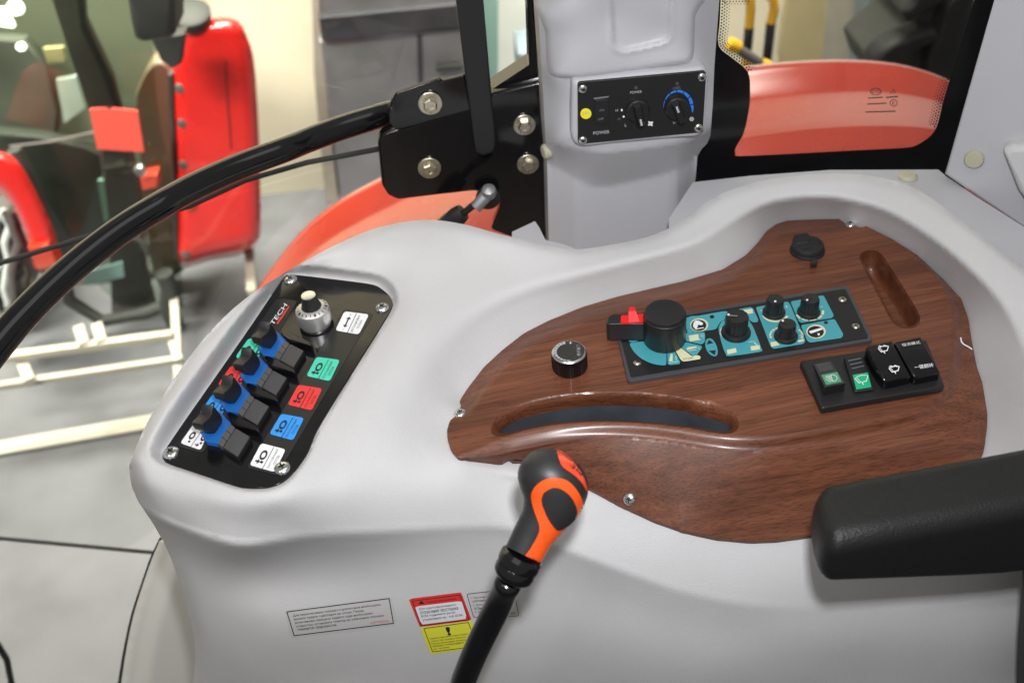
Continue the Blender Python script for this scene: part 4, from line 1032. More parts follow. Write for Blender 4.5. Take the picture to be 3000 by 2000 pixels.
Q1 = soft(c_pil((100,840),(215,870),(420,915),(530,938),(800,905),(1062,872),(1150,830),(1240,780)), 10, 3, False)
Q2 = soft(c_pil((100,960),(215,1000),(330,1058),(470,1138),(530,1158),(760,1108),(985,1055),(1060,1010),(1135,962),(1240,900)), 10, 2, False)
UPP = np.vstack([Q1, c_pil((1400,700),(1400,-200),(0,-200))]); LOP = np.vstack([Q2, c_pil((1400,1000),(1400,1800),(0,1800))])
def pil_dy(P):
    cx_ = (P[:, 0] - 1500) * 2.091
    low = np.interp(cx_, [225, 385, 420, 960, 1010, 1120], [.024, .003, .001, .001, .004, .034])
    d1, d2 = dist_line(P, Q1, False), dist_line(P, Q2, False); t_ = d1 / (d1 + d2 + 1e-6)
    t_ = np.where(inside(P, UPP), 0, np.where(inside(P, LOP), 1, t_)); return pt(P) * (1 - t_) + low * t_
def pil_xyz(P):
    P = np.asarray(P, float); return at_depth(P, depth_y(P, YP + pil_dy(P)))
mb = MB(); relief(PO, pil_xyz, 9, mb, 'pillar', lines=[Q1, Q2], skirt=[(0, .012, 0), (0, .05, 0)])
o = mb.build('pillar_shell', pil, smooth=0, recalc=False); o.data.polygons.foreach_set('use_smooth', [True] * len(o.data.polygons))
# upper cover, its lower edge standing proud above the panel
UC = np.array(crom(c_pil((195,-80),(205,200),(215,400),(235,455),(300,478),(420,478),(520,470),(800,430),(1040,392),(1090,375),(1112,340),(1118,250),(1122,100),(1130,-80)), 4))
GR = np.array(rnd(c_pil((595,-150),(985,-150),(975,225),(940,265),(690,322),(640,310),(610,275)), 14))
def uc_xyz(P):
    P = np.asarray(P, float); d = dist_line(P, UC); q = np.clip(1 - d / 16, 0, 1); y = YP + pt(P) - .007 + .006 * (1 - np.sqrt(1 - q * q * .998))
    g = dist_line(P, GR); ins = inside(P, GR); y = y + np.where(ins, .0035 * sstep(g / 12), 0) - .0015 * np.exp(-(g / 9) ** 2)
    return at_depth(P, depth_y(P, y))
mb = MB(); relief(UC, uc_xyz, 8, mb, 'pillar', lines=[np.vstack([GR, GR[:1]])], skirt=[(0, .006, 0)])
o = mb.build('upper_cover', pil, smooth=0, recalc=False); o.data.polygons.foreach_set('use_smooth', [True] * len(o.data.polygons))
# bezel round the panel
YA = YP - .047
PA = PY(YA)
BZ = rnd(c_pil((368,500),(1180,415),(1212,460),(1190,800),(1150,840),(430,905),(385,890),(362,840)), 14)
mb = MB(); slab(resample(BZ, 6), PY(YA + .003), .02, mb, 'pillar', round_=.006); mb.build('bezel', pil, smooth=60)
ACQ = rnd(c_ac((222,222),(2165,48),(2192,80),(2140,960),(2100,985),(250,1165),(226,1130)), 9)
mb = MB(); slab(resample(ACQ, 5), PA, .003, mb, 'black_satin', round_=.0006); ac = mb.build('climate_panel', pil, smooth=40); ac['label'] = 'black air conditioning control panel'
for p in ((302,320),(2125,140),(302,1105),(2070,915)): screw(c_ac(p)[0], PA, .0048, ac)
A1_, A2_ = PY(YA - .0005), PY(YA - .0008)
mb = MB()
def ad(pts, mt, pl=A1_): mb.poly([pl(*p) for p in c_ac(*pts)], mt)
ad(ell((348,697), 84, 82), 'yellow_dot'); mb.text('24V', [A2_(*p) for p in c_ac((290,720),(405,705),(288,680))], 'cap_beige')
mb.build('voltage_sticker', ac, smooth=0, recalc=False); mb = MB()
ad(rnd([(465,455),(708,425),(690,450),(480,482)], 6), 'dim_print')
mb.text('POWER', [A1_(*p) for p in c_ac((462,1022),(708,998),(460,972))], 'soft_print'); mb.text('POWER', [A1_(*p) for p in c_ac((1028,395),(1205,380),(1026,355))], 'soft_print')
mb.text('COOL', [A1_(*p) for p in c_ac((1682,335),(1802,318),(1680,292))], 'dim_print')
mb.text('H', [A1_(*p) for p in c_ac((805,668),(840,665),(803,632))], 'soft_print'); mb.text('M', [A1_(*p) for p in c_ac((838,800),(872,796),(838,766))], 'dim_print'); mb.text('L', [A1_(*p) for p in c_ac((945,895),(972,892),(943,852))], 'soft_print')
ad(ell((897,643), 13, 20), 'white_print'); ad(ell((926,743), 16, 16), 'white_print')
for k in range(4):
    a = math.radians(45 + 90 * k); ad(ell((1337 + 24 * math.cos(a), 850 + 22 * math.sin(a)), 24, 15, 12, a + .5), 'white_print')
for k in range(6):
    a = math.radians(60 * k); ad(ell((1967 + 22 * math.cos(a), 780 + 22 * math.sin(a)), 16, 12, 10, a), 'soft_print')
ad(rnd([(1680,815),(1728,838),(1682,862)], 5), 'dim_print')
for c in ((1115,300),(1745,238)): ad(ell(c, 28, 27), 'key_grey')
for k in range(7):
    a0 = math.radians(182 - k * 29); a1 = a0 - math.radians(25); w0_, w1_ = .02 + .035 * k * (1 if k < 5 else .95), .02 + .035 * (k + .9)
    if k == 6: w0_, w1_ = .21, .06
    C_ = lambda a, rr: (1765 + 232 * rr * math.cos(a), 600 - 265 * rr * math.sin(a))
    ad([C_(a0, 1), C_((a0 + a1) / 2, 1), C_(a1, 1), C_(a1, 1 - w1_), C_((a0 + a1) / 2, 1 - (w0_ + w1_) / 2), C_(a0, 1 - w0_)], 'cool_blue')
mb.build('printed_legend', ac, smooth=0, recalc=False, kind='stuff')
def ac_knob(c, r, lab, ptr):
    P0_ = PA(*c_ac(c)[0]); n = Vector((0, -1, 0)); mb = MB()
    mb.lathe(P0_, n, [(r, .0003), (r, .004), (r * .9, .0055), (r * .86, .006), (0, .006)], 'black_satin', 40)
    u = (PA(*c_ac(ptr[0])[0]) - PA(*c_ac(ptr[1])[0])).normalized(); v = n.cross(u)
    mb.loft([[P0_ + n * .006 + u * r * .95 * i + v * r * .36 * j for i, j in ((-1, -1), (1, -1), (1, 1), (-1, 1))], [P0_ + n * .016 + u * r * .9 * i + v * r * .22 * j for i, j in ((-1, -1), (1, -1), (1, 1), (-1, 1))]], 'black_satin')
    tip = [P0_ + n * .0163 + u * r * i + v * r * j for i, j in ((.82, .08), (.82, -.08), (.2, -.08), (.2, .08))]; mb.poly(tip, 'soft_print')
    o = mb.build('climate_knob', ac, smooth=40); o['label'] = lab
ac_knob((1135,640), 165 / 5.2267 * 1.18 / FPX, 'fan knob in the middle', ((1200,930),(1135,640)))
ac_knob((1735,600), 165 / 5.2267 * 1.18 / FPX, 'cooling knob with a blue scale', ((1745,410),(1835,650)))
mb = MB(); slab(rnd(c_ac((490,500),(690,480),(690,840),(490,862)), 5), PY(YA - .003), .003, mb, 'black_plastic', round_=.0006)
mb.text('ON', [PY(YA - .0034)(*p) for p in c_ac((555,665),(628,655),(555,632))], 'dim_print'); mb.text('OFF', [PY(YA - .0034)(*p) for p in c_ac((532,802),(620,792),(532,768))], 'dim_print')
o = mb.build('power_rocker', ac, smooth=30)
mb = MB(); mb.lathe(pil_xyz(np.array(c_pil((208,928))))[0], (-1, -.3, 0), [(.009, -.004), (.009, .002), (.007, .004), (0, .0045)], 'cap_beige', 20); mb.build('screw_cap', pil)

# ================================================================== sill behind the console, rear pillar
mb = MB(); SILLP = [(2030,534),(2200,515),(2433,498),(2749,497),(2767,512),(2856,574),(3120,740),(3120,880),(2934,745),(2806,650),(2678,563),(2551,527),(2423,521),(2296,531),(2194,552),(2092,590),(2015,660),(1960,690),(1960,640)]
slab(SILLP, PZ(.031), .06, mb, 'pillar')
slab(c_pil((0,1420),(140,1355),(165,1390),(205,1470),(330,1500),(420,1540),(0,1560)), PZ(.022), .03, mb, 'pillar')
sill = mb.build('window_sill', smooth=30, bevel=.003); tag(sill, 'grey sill trim under rear side window behind the console', 'sill')
mb = MB(); mb.lathe(pz(2659, 520, .031), nz, [(.011, 0), (.011, .002), (.008, .005), (0, .0055)], 'cap_beige', 24); mb.build('screw_cap', sill)
rp = empty('rear_pillar', (.6, .2, -.2), 'grey rear pillar cover at the right edge with beige screw cap', 'pillar')
PR = Plane((.52, .14, 0), Vector((-.55, -.83, .12)))
mb = MB(); slab([(2935,-80),(2767,512),(2858,576),(3200,800),(3200,-80)], PR, .03, mb, 'pillar', round_=.004); mb.build('pillar_shell', rp, smooth=60)
slab_p = PR.off(.02)
mb = MB(); slab(rnd([(2935,440),(2960,428),(3200,420),(3200,800),(3040,640),(2980,560)], 10), slab_p, .03, mb, 'shell', round_=.008); mb.build('lower_cover', rp, smooth=60)
mb = MB(); mb.lathe(PR(2855, 465), PR.n, [(.0105, 0), (.0105, .003), (.009, .005), (0, .0055)], 'cap_beige', 28); mb.build('screw_cap', rp)

# ================================================================== rear side window
YW = .262
win = empty('rear_side_window', (.4, YW, -.05), 'rear side window pane with wide black printed border', 'window')
OPEN = crom(c_win((95,-40),(85,200),(75,395),(190,500),(328,622),(346,800),(335,950),(290,1150),(222,1270),(220,1325),(260,1345),(700,1325),(1200,1298),(1650,1275),(1780,1250),(1900,1170),(1960,1070),(2000,900),(2060,700),(2170,350),(2290,-40)), 3, False)
pw = PY(YW)
def wxyz(y): return lambda P: at_depth(np.asarray(P, float), depth_y(np.asarray(P, float), y))
BORD = np.array([(2060,-30),(2990,-30),(2790,640),(2000,660),(2030,300)])
mb = MB(); relief(np.array([(2040,-60),(3000,-60),(2800,640),(1990,680),(2030,300)]), wxyz(YW), 40, mb, 'black_gloss', holes=[np.array(OPEN)[2:-2] if False else np.array([p for p in OPEN if p[1] > -14] )], skirt=[(0, .006, 0)])
o = mb.build('black_border', win, smooth=0, recalc=False)
mb = MB(); relief(np.array([p for p in OPEN if p[1] > -14]), wxyz(YW + .003), 60, mb, 'window_glass'); mb.build('pane', win, smooth=0, recalc=False)
mb = MB()
ed = resample(np.array(OPEN), 9.0)
for row, (off, sz) in enumerate(((5, 3.2), (12, 2.8), (19, 2.3), (26, 1.7))):
    for i in range(len(ed)):
        a, b_, c = ed[i - 1], ed[i], ed[(i + 1) % len(ed)]; d = c - a; d /= np.linalg.norm(d) + 1e-9; nn = np.array((-d[1], d[0])); p = b_ + nn * off + d * (4.5 if row % 2 else 0)
        if not inside(np.array([p]), np.array(OPEN))[0]: p = b_ - nn * off + d * (4.5 if row % 2 else 0)
        if p[1] < -12: continue
        if not (b_[0] > 2740 or (b_[0] < 2200 and b_[1] < 215)): continue
        mb.poly([PY(YW + .0015)(*q) for q in ell(p, sz, sz, 6)], 'ink')
o = mb.build('border_dots', win, smooth=0, recalc=False); o['kind'] = 'stuff'
mb = MB(); PM = PY(YW + .0005)
mb_t = lambda pts, mt='cab_dark': mb.poly([PM(*p) for p in c_win(*pts)], mt)
for rr_, cc_ in ((50, (1428,790)), (32, (1582,888))):
    E0, E1 = ell(cc_, rr_, rr_ * .62 if rr_ > 40 else rr_), ell(cc_, rr_ * .82, rr_ * .5 if rr_ > 40 else rr_ * .82)
    mb.ring([PM(*p) for p in c_win(*E0)], [PM(*p) for p in c_win(*E1)], 'cab_dark')
mb.text('CCC', [PM(*p) for p in c_win((1395,805),(1462,802),(1395,775))], 'cab_dark'); mb.text('E', [PM(*p) for p in c_win((1570,905),(1594,904),(1570,874))], 'cab_dark')
E0, E1 = [(1545,805),(1585,765),(1600,800)], [(1556,800),(1583,775),(1592,798)]; mb.ring([PM(*p) for p in c_win(*E0)], [PM(*p) for p in c_win(*E1)], 'cab_dark')
for x0, x1, y in ((1362,1490,842),(1515,1620,836),(1355,1520,893),(1340,1600,962)): mb_t([(x0, y), (x1, y - 8), (x1, y + 2), (x0, y + 10)])
o = mb.build('glass_stamp', win, smooth=0, recalc=False)

# ================================================================== door frame, hinge and grab bar
door = empty('cab_door', (-.3, .3, -.9), 'black door frame with hinge plate and curved grab bar left of pillar', 'door')
YD = .275
mb = MB(); slab(rnd(c_hng((448,905),(480,862),(560,832),(1010,690),(1180,600),(1500,520),(1560,1600),(1260,1500),(1180,1470),(1245,1320),(1232,1240),(1060,1222),(572,1275),(512,1247),(475,1185)), 8), PY(YD), .02, mb, 'black_paint', round_=.004)
mb.build('hinge_plate', door, smooth=50)
mb = MB(); slab(rnd(c_hng((1400,-60),(1475,-60),(1500,520),(1490,560),(1180,612),(1172,575),(1415,415)), 3), PY(YD + .012), .03, mb, 'black_paint'); mb.build('pillar_seal', door, smooth=30)
mb = MB(); slab(rnd(c_hng((940,-60),(1120,-60),(1168,500),(1205,930),(1190,985),(1130,1005),(1080,990),(1062,900),(1005,480)), 6), PY(YD - .03), .03, mb, 'black_satin', round_=.006); mb.build('frame_bar', door, smooth=50)
mb = MB(); slab(rnd(c_hng((560,600),(850,500),(860,520),(1005,484),(1045,700),(700,800),(570,832),(520,790),(515,690)), 5), PY(YD - .012), .006, mb, 'black_paint', round_=.002)
mb.build('grab_bar_tab', door, smooth=50)
gp = [(1170,330),(1120,340),(1000,375),(900,410),(830,440),(720,480),(625,518),(540,555),(462,600),(351,672),(223,770),(128,860),(40,960),(-60,1090)]
gp = [(1170,322),(1120,338),(1000,375),(900,412),(830,440),(720,480),(625,520),(540,561),(462,606),(351,676),(223,776),(128,862),(40,955),(-60,1080)]
gz = np.interp(range(len(gp)), [0, 13], [1.235, .93])
gpt = crom([tuple(pd(*p, z)) for p, z in zip(gp, gz)], 5, False)
mb = MB(); mb.tube(gpt, [.0115, .0125, .0135] + [.0145] * (len(gpt) - 3), 'black_paint', 24); mb.build('grab_bar', door, smooth=60)
def bolt(px, y, r):
    c = py(*px, y); n = Vector((0, -1, 0)); mb = MB()
    mb.lathe(c, n, [(r, 0), (r, .0018), (r * .95, .0024), (r * .6, .0026)], 'zinc', 28); mb.lathe(c, n, [(r * .62, .002), (r * .62, .0075), (r * .52, .009), (r * .3, .0088), (r * .28, .008), (0, .008)], 'zinc', 6, ref=(random.random(), 0, 1))
    mb.build('bolt', door, smooth=25, recalc=False)
bolt(c_hng((785,658))[0], YD - .013, .0142); bolt(c_hng((780,1070))[0], YD - .001, .0142); bolt(c_hng((1385,795))[0], YD - .001, .0136); bolt(c_hng((1408,1045))[0], YD - .001, .0136)
# glass panes of the door with their dark rubber edges
mb = MB(); GP = [(-250,845),(0,770),(560,603),(1108,440),(1150,250),(1240,-60),(-250,-60)]
relief(np.array(GP, float), wxyz(YD + .05), 120, mb, 'window_glass'); o = mb.build('upper_pane', door, smooth=0, recalc=False)
mb = MB(); relief(np.array([(-250,850),(0,776),(560,609),(1000,480),(700,800),(430,1610),(0,1578),(-250,1560)], float), wxyz(YD + .052), 120, mb, 'window_glass'); mb.build('lower_pane', door, smooth=0, recalc=False)
mb = MB(); mb.tube([py(-250, 846, YD + .05), py(0, 771, YD + .05), py(300, 680, YD + .05), py(560, 602, YD + .05), py(720, 528, YD + .05), py(900, 476, YD + .05), py(1112, 436, YD + .05)], .0036, 'rubber', 8); mb.build('pane_seal', door)
mb = MB(); mb.tube([py(-250, 1558, YD + .05), py(0, 1576, YD + .05), py(450, 1618, YD + .05)], .0034, 'rubber', 8); mb.build('pane_seal', door)
mb = MB(); mb.tube([py(-30, 1850, YD + .05), py(20, 1930, YD + .05), py(45, 2060, YD + .05)], .006, 'rubber', 10); mb.build('frame_corner', door)
# gas strut
st = empty('gas_strut', py(1470, 560, YD - .03), 'small black gas strut with silver ball joint under the hinge', 'strut')
n_ = Vector((0, -1, 0)); mb = MB(); c = py(*c_hng((1155,1280))[0], YD - .02)
mb.lathe(c + Vector((0, .01, 0)), n_, [(.015, 0), (.0155, .006), (.011, .009), (0, .0095)], 'rubber', 28); mb.build('ball_cup', st)
mb = MB(); mb.lathe(py(*c_hng((1160,1225))[0], YD - .045), (0, -.4, 1), [(.002, -.010), (.008, -.006), (.0095, 0), (.008, .006), (.002, .0095)], 'steel', 20); mb.lathe(py(*c_hng((1130,1262))[0], YD - .045), (-.6, -.2, -.5), [(.0075, -.008), (.008, .0), (.0075, .016), (.004, .017)], 'steel', 18); mb.build('ball_joint', st)
mb = MB(); mb.tube([py(*c_hng((1085,1290))[0], YD - .045), py(*c_hng((985,1370))[0], YD - .04)], .0045, 'black_plastic', 14); mb.build('rod', st)
mb = MB(); mb.tube([py(*c_hng((995,1352))[0], YD - .04), py(*c_hng((960,1378))[0], YD - .04), py(*c_hng((860,1460))[0], YD - .03)], [.0105, .0125, .0125], 'black_plastic', 18); mb.build('cylinder', st)
# lower cab trim at the left edge of the console
mb = MB(); LT = crom(c_fl((372,642),(330,740),(290,850),(210,1100),(160,1330),(125,1568),(118,1700)), 4, False) + c_fl((900,1700),(900,1200),(560,800),(440,650))
def lt_xyz(P):
    P = np.asarray(P, float); L_ = np.array(LT[:25]); d = dist_line(P, L_, False); q = np.clip(1 - d / 26, 0, 1)
    return at_depth(P, depth_y(P, .02 + .0 * d + .02 * (1 - np.sqrt(1 - q * q * .998)) - .02 * sstep((d - 26) / 60)))
relief(np.array(LT), lt_xyz, 14, mb, 'trim', skirt=[(0, .03, -.02)])
o = mb.build('lower_trim', smooth=0, recalc=False); o.data.polygons.foreach_set('use_smooth', [True] * len(o.data.polygons)); tag(o, 'pale lower cab trim left of the console foot', 'trim')
mb = MB(); ed_ = crom(c_fl((385,622),(330,735),(290,845),(205,1100),(152,1330),(112,1568),(100,1700)), 4, False)
mb.tube([py(*p, .06) for p in ed_], .0024, 'rubber', 10); mb.build('rubber_seal', o)
mb = MB(); mb.lathe(py(*c_fl((398,716))[0], .03), (0, -1, .2), [(.006, 0), (.006, .003), (0, .004)], 'cap_beige', 16); mb.build('screw_cap', o)
# seat edge in the lower right corner
mb = MB(); slab(rnd([(3030,1640),(3200,1600),(3200,2100),(3004,2100),(3014,1900),(3026,1780)], 8), PY(-.33), .02, mb, 'arm_skin', round_=.01)
o = mb.build('seat_side', smooth=60); tag(o, 'black seat side at the lower right corner', 'seat')

# ================================================================== this tractor's rear mudguard outside the glass
xs = [-.72, -.66, -.6, -.5, -.35, -.2, 0, .2, .45, .66, .80, .92, 1.05]; zs = [-.80, -.70, -.60, -.48, -.324, -.243, -.175, -.135, -.108, -.122, -.170, -.26, -.42]
cs = [(.83, -.16), (.815, -.06), (.79, -.015), (.76, .0), (.74, -.005), (.70, -.020), (.685, -.023), (.65, -.024), (.62, -.0245), (.585, -.025), (.57, -.027), (.50, -.042), (.44, -.056), (.40, -.085), (.37, -.2)]
prof = np.array(crom(list(zip(xs, zs)), 6, False)); sec = np.array(crom(cs, 4, False))
mb = MB(); rgs = [[Vector((x, yy, z + dz)) for yy, dz in sec] for x, z in prof]
mb.loft(rgs, 'red_paint', False, False, closed=False)
o = mb.build('mudguard', smooth=60, recalc=False); tag(o, 'glossy red mudguard outside the windows behind the pillar', 'mudguard')
md = o.modifiers.new('thick', 'SOLIDIFY'); md.thickness = .004
# ================================================================== the hall outside
def wall(name, pts, mt, y, th=.05):
    mb = MB(); mb.prism([Vector(p) for p in pts], (0, th, 0), mt); o = mb.build(name, smooth=0); o['kind'] = 'structure'; return o
wall('wall', [(-5, 2.75, -1.45), (-.30, 2.75, -1.45), (-.30, 2.75, 2.4), (-5, 2.75, 2.4)], 'cream_wall', 2.75)
wall('wall', [(-.30, 3.3, -1.45), (5, 3.3, -1.45), (5, 3.3, 2.4), (-.30, 3.3, 2.4)], 'white_wall', 3.3)
def px_slab(name, poly, y, th, mt, parent=None, r=0.0, smooth=50, tilt=0.0):
    mb = MB(); slab(poly, PY(y, tilt), th, mb, mt, round_=r); return mb.build(name, parent, smooth=smooth)
# steel cabinet
cab = empty('steel_cabinet', py(1150, 560, 2.2), 'grey steel cabinet standing beyond the door glass', 'cabinet')
px_slab('door_panel', c_hng((75,260),(1020,180),(1110,1300),(215,1300),(150,800)), 2.2, .5, 'steel', cab, .01)
px_slab('top_band', c_hng((70,115),(960,30),(1010,175),(90,268)), 2.17, .5, 'dark_steel', cab, .01)
px_slab('upper_panel', c_hng((60,-200),(960,-200),(960,28),(75,112)), 2.2, .5, 'steel', cab, .01)
px_slab('side_panel', c_hng((700,225),(730,222),(740,640),(712,640)), 2.195, .02, 'dark_steel', cab)
px_slab('handle', c_hng((820,430),(985,415),(985,445),(822,460)), 2.17, .03, 'cab_dark', cab, .004)
px_slab('edge_strip', c_hng((20,-200),(60,-200),(115,500),(200,1300),(120,1300),(40,500)), 2.25, .4, 'rail_beige', cab, .01)
o = px_slab('wall_post', c_hng((1105,-150),(1222,-150),(1218,560),(1150,560)), 2.7, .1, 'pale_teal', None, .01); tag(o, 'pale blue wall post beside the black door frame bar', 'post')
o = px_slab('blue_box', c_hng((1345,345),(1440,335),(1440,520),(1350,520)), 2.6, .2, 'pole_blue', None, .01); tag(o, 'small dark blue box against the white wall', 'box')

# ---- the other red tractor
YT = 1.95
tr = empty('red_tractor', (-1.7, YT, -1.45), 'red tractor with glass cab parked beyond the door glass', 'tractor')
FO = np.array(crom(c_fnd((180,384),(186,300),(215,215),(250,160),(330,108),(420,92),(490,95),(535,125),(565,190),(592,270),(610,420),(625,700),(632,1000),(632,1180),(620,1225),(560,1268),(380,1302),(212,1334),(205,1150),(196,800)), 3))
def bulge(F, y0, dep, wd):
    def fn(P):
        P = np.asarray(P, float); q = np.clip(1 - dist_line(P, F) / wd, 0, 1); return at_depth(P, depth_y(P, y0 + dep * (1 - np.sqrt(1 - q * q * .995)) ))
    return fn
mb = MB(); relief(FO, bulge(FO, YT, .05, 42), 12, mb, 'far_red', skirt=[(-.07, .17, -.14)])
fd = mb.build('fender', tr, smooth=0, recalc=False); fd.data.polygons.foreach_set('use_smooth', [True] * len(fd.data.polygons))
for p in ((228,432),(240,610),(246,820),(256,1275)):
    mb = MB(); mb.lathe(py(*c_fnd(p)[0], YT + .03), (0, -1, 0), [(.014, 0), (.014, .03), (0, .033)], 'cab_grey', 16); mb.build('bolt', fd)
px_slab('indicator', c_fnd((235,1045),(285,1035),(288,1062),(240,1072)), YT - .02, .05, 'yellow_paint', fd, .005)
mb = MB(); mb.tube([py(*p, YT - .004) for p in c_fnd((455,310),(462,500),(478,700),(480,760))], .0016, 'cab_dark', 8); mb.build('panel_seam', fd)
px_slab('rubber_edge', c_fnd((160,380),(184,376),(200,900),(212,1334),(196,1334),(180,900)), YT + .02, .3, 'cab_dark', tr, .006)
px_slab('inner_guard', crom(c_fnd((-10,560),(20,420),(70,340),(130,320),(175,420),(185,900),(205,1350),(90,1400),(30,1000)), 3), YT + .18, .1, 'cab_tan', tr, .01)
px_slab('mirror', rnd([(362,-60),(508,-60),(512,105),(500,118),(415,130),(392,118),(378,60)], 8), YT - .5, .12, 'cab_dark', tr, .02)
px_slab('mirror_arm', [(440,115),(540,100),(530,190),(505,205),(470,180)], YT - .2, .05, 'cab_dark', tr, .008)
mb = MB(); mb.lathe(py(560, 42, YT + .02), (.1, -.35, 1), [(.03, -.04), (.05, -.025), (.055, .006), (.045, .012), (0, .014)], 'cab_dark', 28); mb.build('work_lamp', tr, smooth=50)
px_slab('cab_interior', [(-300,-200),(520,-200),(545,150),(500,500),(545,900),(330,960),(-300,1000)], YT + .75, .05, 'cab_green', tr)
px_slab('seat_back', [(-80,110),(70,120),(130,190),(170,330),(160,420),(-80,400)], YT + .6, .05, 'cab_mid', tr, .01)
px_slab('dashboard', [(-80,385),(110,400),(250,430),(330,470),(400,640),(440,900),(330,960),(-80,960)], YT + .5, .05, 'cab_dark', tr, .01)
mb = MB(); mb.tube([py(*p, YT - .02) for p in ((40,440),(75,500),(120,620),(165,760),(205,880),(300,940),(430,915),(520,880))], .022, 'cab_dark', 10); mb.build('door_frame', tr)
mb = MB(); mb.tube([py(*p, YT - .0) for p in ((30,430),(150,415),(290,385))], .004, 'cab_grey', 8); mb.build('glass_edge', tr)
px_slab('window_pillar', rnd([(128,-80),(222,-80),(235,60),(290,180),(344,320),(372,440),(405,560),(420,800),(470,1000),(330,1000),(318,640),(290,450),(262,325),(200,150)], 6), YT + .08, .06, 'cab_grey', tr, .012)
px_slab('rear_post', rnd([(215,-80),(238,-80),(250,60),(330,230),(350,322),(338,325),(300,220),(232,80)], 4), YT + .05, .03, 'cab_dark', tr, .008)
px_slab('light_panel', [(165,235),(222,226),(248,318),(188,362)], YT + .5, .02, 'white_wall', tr)
px_slab('console_light', [(125,145),(185,140),(190,180),(140,188)], YT + .5, .02, 'tan_board', tr)
mb = MB(); relief(np.array([(-200,-100),(430,-100),(462,330),(510,560),(540,900),(330,900),(120,560),(-200,380)], float), wxyz(YT + .03), 90, mb, 'tractor_glass'); mb.build('cab_glass', tr, smooth=0, recalc=False)
for (x, y, rr_) in ((50, 22, .022), (66, 136, .012)):  # glowing discs stand in for ceiling lamps mirrored in the glass
    mb = MB(); mb.lathe(py(x, y, YT + .4), (0, -1, .3), [(rr_, 0), (rr_, .02), (0, .03)], 'white_glow', 20); mb.build('lamp_reflection', tr)
px_slab('lit_screen', [(-30,30),(14,28),(40,82),(-30,72)], YT + .4, .02, 'white_glow', tr)
HO = np.array(crom([(-80,430),(-20,440),(30,455),(65,490),(105,560),(150,660),(172,740),(178,782),(140,790),(102,786),(92,740),(60,650),(25,585),(-20,545),(-80,530)], 3))
mb = MB(); relief(HO, bulge(HO, YT - .25, .05, 26), 10, mb, 'far_red', skirt=[(-.06, .12, -.10)]); o = mb.build('front_guard', tr, smooth=0, recalc=False); o.data.polygons.foreach_set('use_smooth', [True] * len(o.data.polygons))
px_slab('red_bracket', [(80,725),(140,715),(170,780),(105,790)], YT - .27, .05, 'red_paint', tr, .006)
px_slab('step_red', [(175,845),(200,832),(202,850),(178,860)], YT - .1, .08, 'red_paint', tr, .006)
px_slab('door_sticker', [(240,800),(358,768),(364,812),(250,836)], YT + .02, .006, 'pale_teal', tr)
px_slab('reflector', [(285,530),(318,525),(342,640),(305,650)], YT + .12, .01, 'pale_teal', tr)
px_slab('chassis', rnd([(200,840),(520,770),(560,900),(545,985),(350,985),(200,1000)], 20), YT + .3, .4, 'cab_dark', tr, .05)
px_slab('tail_lens', [(410,520),(460,510),(462,550),(415,560)], YT - .02, .05, 'red_paint', tr, .008)
mb = MB(); mb.lathe(py(413, 498, YT - .03), (0, -1, .2), [(.018, 0), (.02, .01), (.014, .02), (0, .022)], 'chrome', 20); mb.build('chrome_lamp', tr)
for pts, rr_ in ((((385,690),(410,705),(432,735),(434,745)), .012), (((480,800),(500,850),(490,900),(515,950)), .03), (((30,640),(45,720),(40,830),(60,900)), .03), (((0,620),(50,660),(90,700)), .018), (((70,700),(40,760),(100,860)), .02)):
    mb = MB(); mb.tube([py(*p, YT - .02) for p in pts], rr_, random.choice(['rail_beige', 'cab_grey', 'cab_dark']), 10); mb.build('hose', tr)
px_slab('engine_block', rnd([(-80,590),(15,640),(55,740),(70,860),(40,960),(-80,980)], 10), YT + .05, .3, 'cab_grey', tr, .03)
for k in range(9):
    x = random.uniform(-10, 90); mb = MB(); mb.tube([py(x + random.uniform(-25, 25), 620 + 45 * j, YT - .05 - .01 * k) for j in range(8)], random.uniform(.006, .014), random.choice(['cab_dark', 'ink', 'white_wall', 'cab_grey']), 8); mb.build('hose', tr)
px_slab('red_tag', [(262,320),(310,318),(318,326),(330,318),(403,326),(422,446),(285,437)], YT - .15, .004, 'card', tr)

# ---- beige steel stand on the floor
stand = empty('steel_stand', (-1.5, 1.7, -1.45), 'beige welded steel stand under the red tractor', 'stand')
def rail(a, b, z, wd, ht, nm):
    A, B = pz(*a, z), pz(*b, z); d = (B - A).normalized(); s = d.cross(nz) * wd / 2; mb = MB()
    mb.prism([A + s, B + s, B - s, A - s], (0, 0, -ht), 'rail_beige'); mb.build(nm, stand, smooth=0, bevel=.006)
rail((-120,1056), (505,972), -1.10, .026, .024, 'rail'); rail((-120,1140), (520,1046), -1.16, .021, .022, 'rail')
rail((-120,1330), (560,1212), -1.435, .06, .012, 'rail')
rail((56,1040), (84,1110), -1.13, .03, .03, 'cross_bar'); rail((228,952), (245,1004), -1.09, .03, .03, 'cross_bar'); rail((282,945), (296,996), -1.09, .03, .03, 'cross_bar')
rail((496,972), (522,1052), -1.12, .024, .024, 'cross_bar'); rail((508,860), (528,1230), -1.3, .026, .024, 'side_rail'); rail((728,715), (735,850), -1.3, .03, .03, 'side_rail')

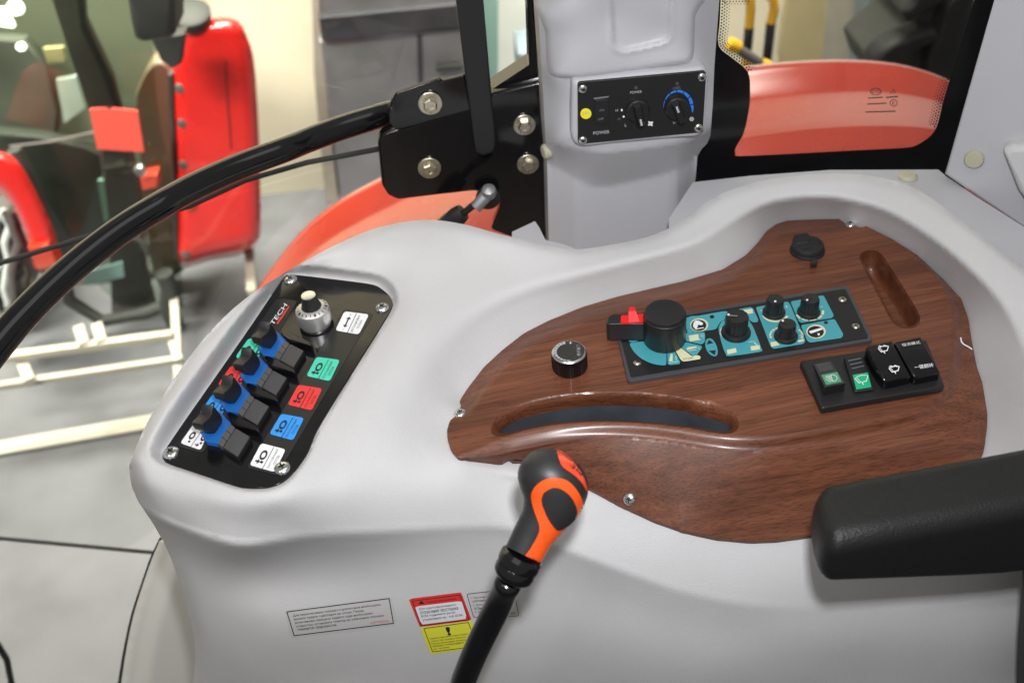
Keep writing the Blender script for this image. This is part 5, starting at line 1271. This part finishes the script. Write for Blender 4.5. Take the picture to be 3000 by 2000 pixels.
# ---- seen through the rear side window
def barrier(name, dx, lab):
    b = empty(name, py(2200 + dx, 400, 1.7), lab, 'barrier', 'yellow and black barriers behind the window')
    return b
b1 = empty('barrier', py(2190, 600, 1.6), 'yellow and black tube barrier, left of the pair behind the window', 'barrier', 'tube barriers')
b2 = empty('barrier', py(2250, 600, 1.6), 'yellow and black tube barrier, right of the pair behind the window', 'barrier', 'tube barriers')
for b_, x0, x1, ys, bot in ((b1, 352, 322, 235, 420), (b2, 555, 490, 200, 520)):
    P_ = lambda x, y: py(*c_win((x, y))[0], 1.7)
    mb = MB(); mb.tube([P_(x0 - 180, -70), P_(x0 - 60, -50), P_(x0 - 5, 0), P_(x0 - 2, 90), P_(x0 + (x1 - x0) * .45, ys)], .0125, 'yellow_paint', 16); mb.build('upper_tube', b_)
    mb = MB(); mb.tube([P_(x0 + (x1 - x0) * .45, ys), P_(x1, bot)], .0128, 'rubber', 16); mb.build('black_band', b_)
    mb = MB(); mb.tube([P_(x1, bot), P_(x1 - 40, 900)], .0125, 'yellow_paint', 16); mb.build('foot_tube', b_)
pr = empty('guard_rail', py(2180, 500, 1.5), 'grey tube with yellow end caps behind the window', 'rail')
P_ = lambda x, y: py(*c_win((x, y))[0], 1.55)
mb = MB(); mb.tube([P_(215,410), P_(470,570), P_(560,640)], .013, 'cab_grey', 16); mb.build('tube', pr)
for q in ((205,395),(480,575)):
    mb = MB(); mb.lathe(P_(*q), (-.8, 0, .5), [(.008, -.018), (.016, -.015), (.018, 0), (.016, .015), (.008, .018)], 'yellow_paint', 18); mb.build('cap', pr)
o = px_slab('cream_cabinet', c_win((60,-150),(700,-150),(600,520),(700,640),(60,640)), 2.6, .4, 'cream_wall', None, .02); tag(o, 'cream painted cabinet behind the barriers', 'cabinet')
o = px_slab('tan_board', c_win((680,-150),(1020,-150),(960,640),(620,640),(600,480)), 2.4, .03, 'tan_board', None, .004); tag(o, 'tan board leaning behind the red mudguard', 'board')
o = px_slab('cream_screen', c_win((1015,-150),(1390,-150),(1290,640),(955,640)), 2.5, .05, 'rail_beige', None, .006); tag(o, 'pale cream panel between tan board and blue post', 'panel')
o = px_slab('wall_post', c_win((1385,-150),(1475,-150),(1385,640),(1275,640)), 2.35, .1, 'pole_blue', None, .01); tag(o, 'blue grey post in front of the white wall', 'post')
# big lugged tyre
ty = empty('tractor_tyre', py(2750, 400, 1.55), 'large dark lugged tyre behind the red mudguard', 'tyre')
px_slab('tread', rnd(c_win((1850,-160),(2330,-160),(2260,300),(2120,800),(1480,800),(1410,580),(1560,450),(1740,300),(1735,200)), 14), 1.56, .25, 'tyre_dusty', ty, .02)
for poly in (((1860,-120),(1760,10),(1690,85),(1664,128),(1690,175),(1728,212),(1775,180),(1880,90),(2010,20),(2100,-120)),
             ((1412,580),(1440,500),(1520,420),(1640,352),(1780,300),(1900,268),(1992,282),(1975,335),(1870,385),(1790,440),(1765,520),(1790,590),(1740,700),(1450,720)),
             ((2050,60),(2140,-60),(2260,-120),(2230,250),(2090,640),(1990,800),(1880,760),(1885,600),(1915,420),(2000,240))):
    px_slab('lug', crom(c_win(*poly), 3), 1.50, .07, 'tyre', ty, .018)
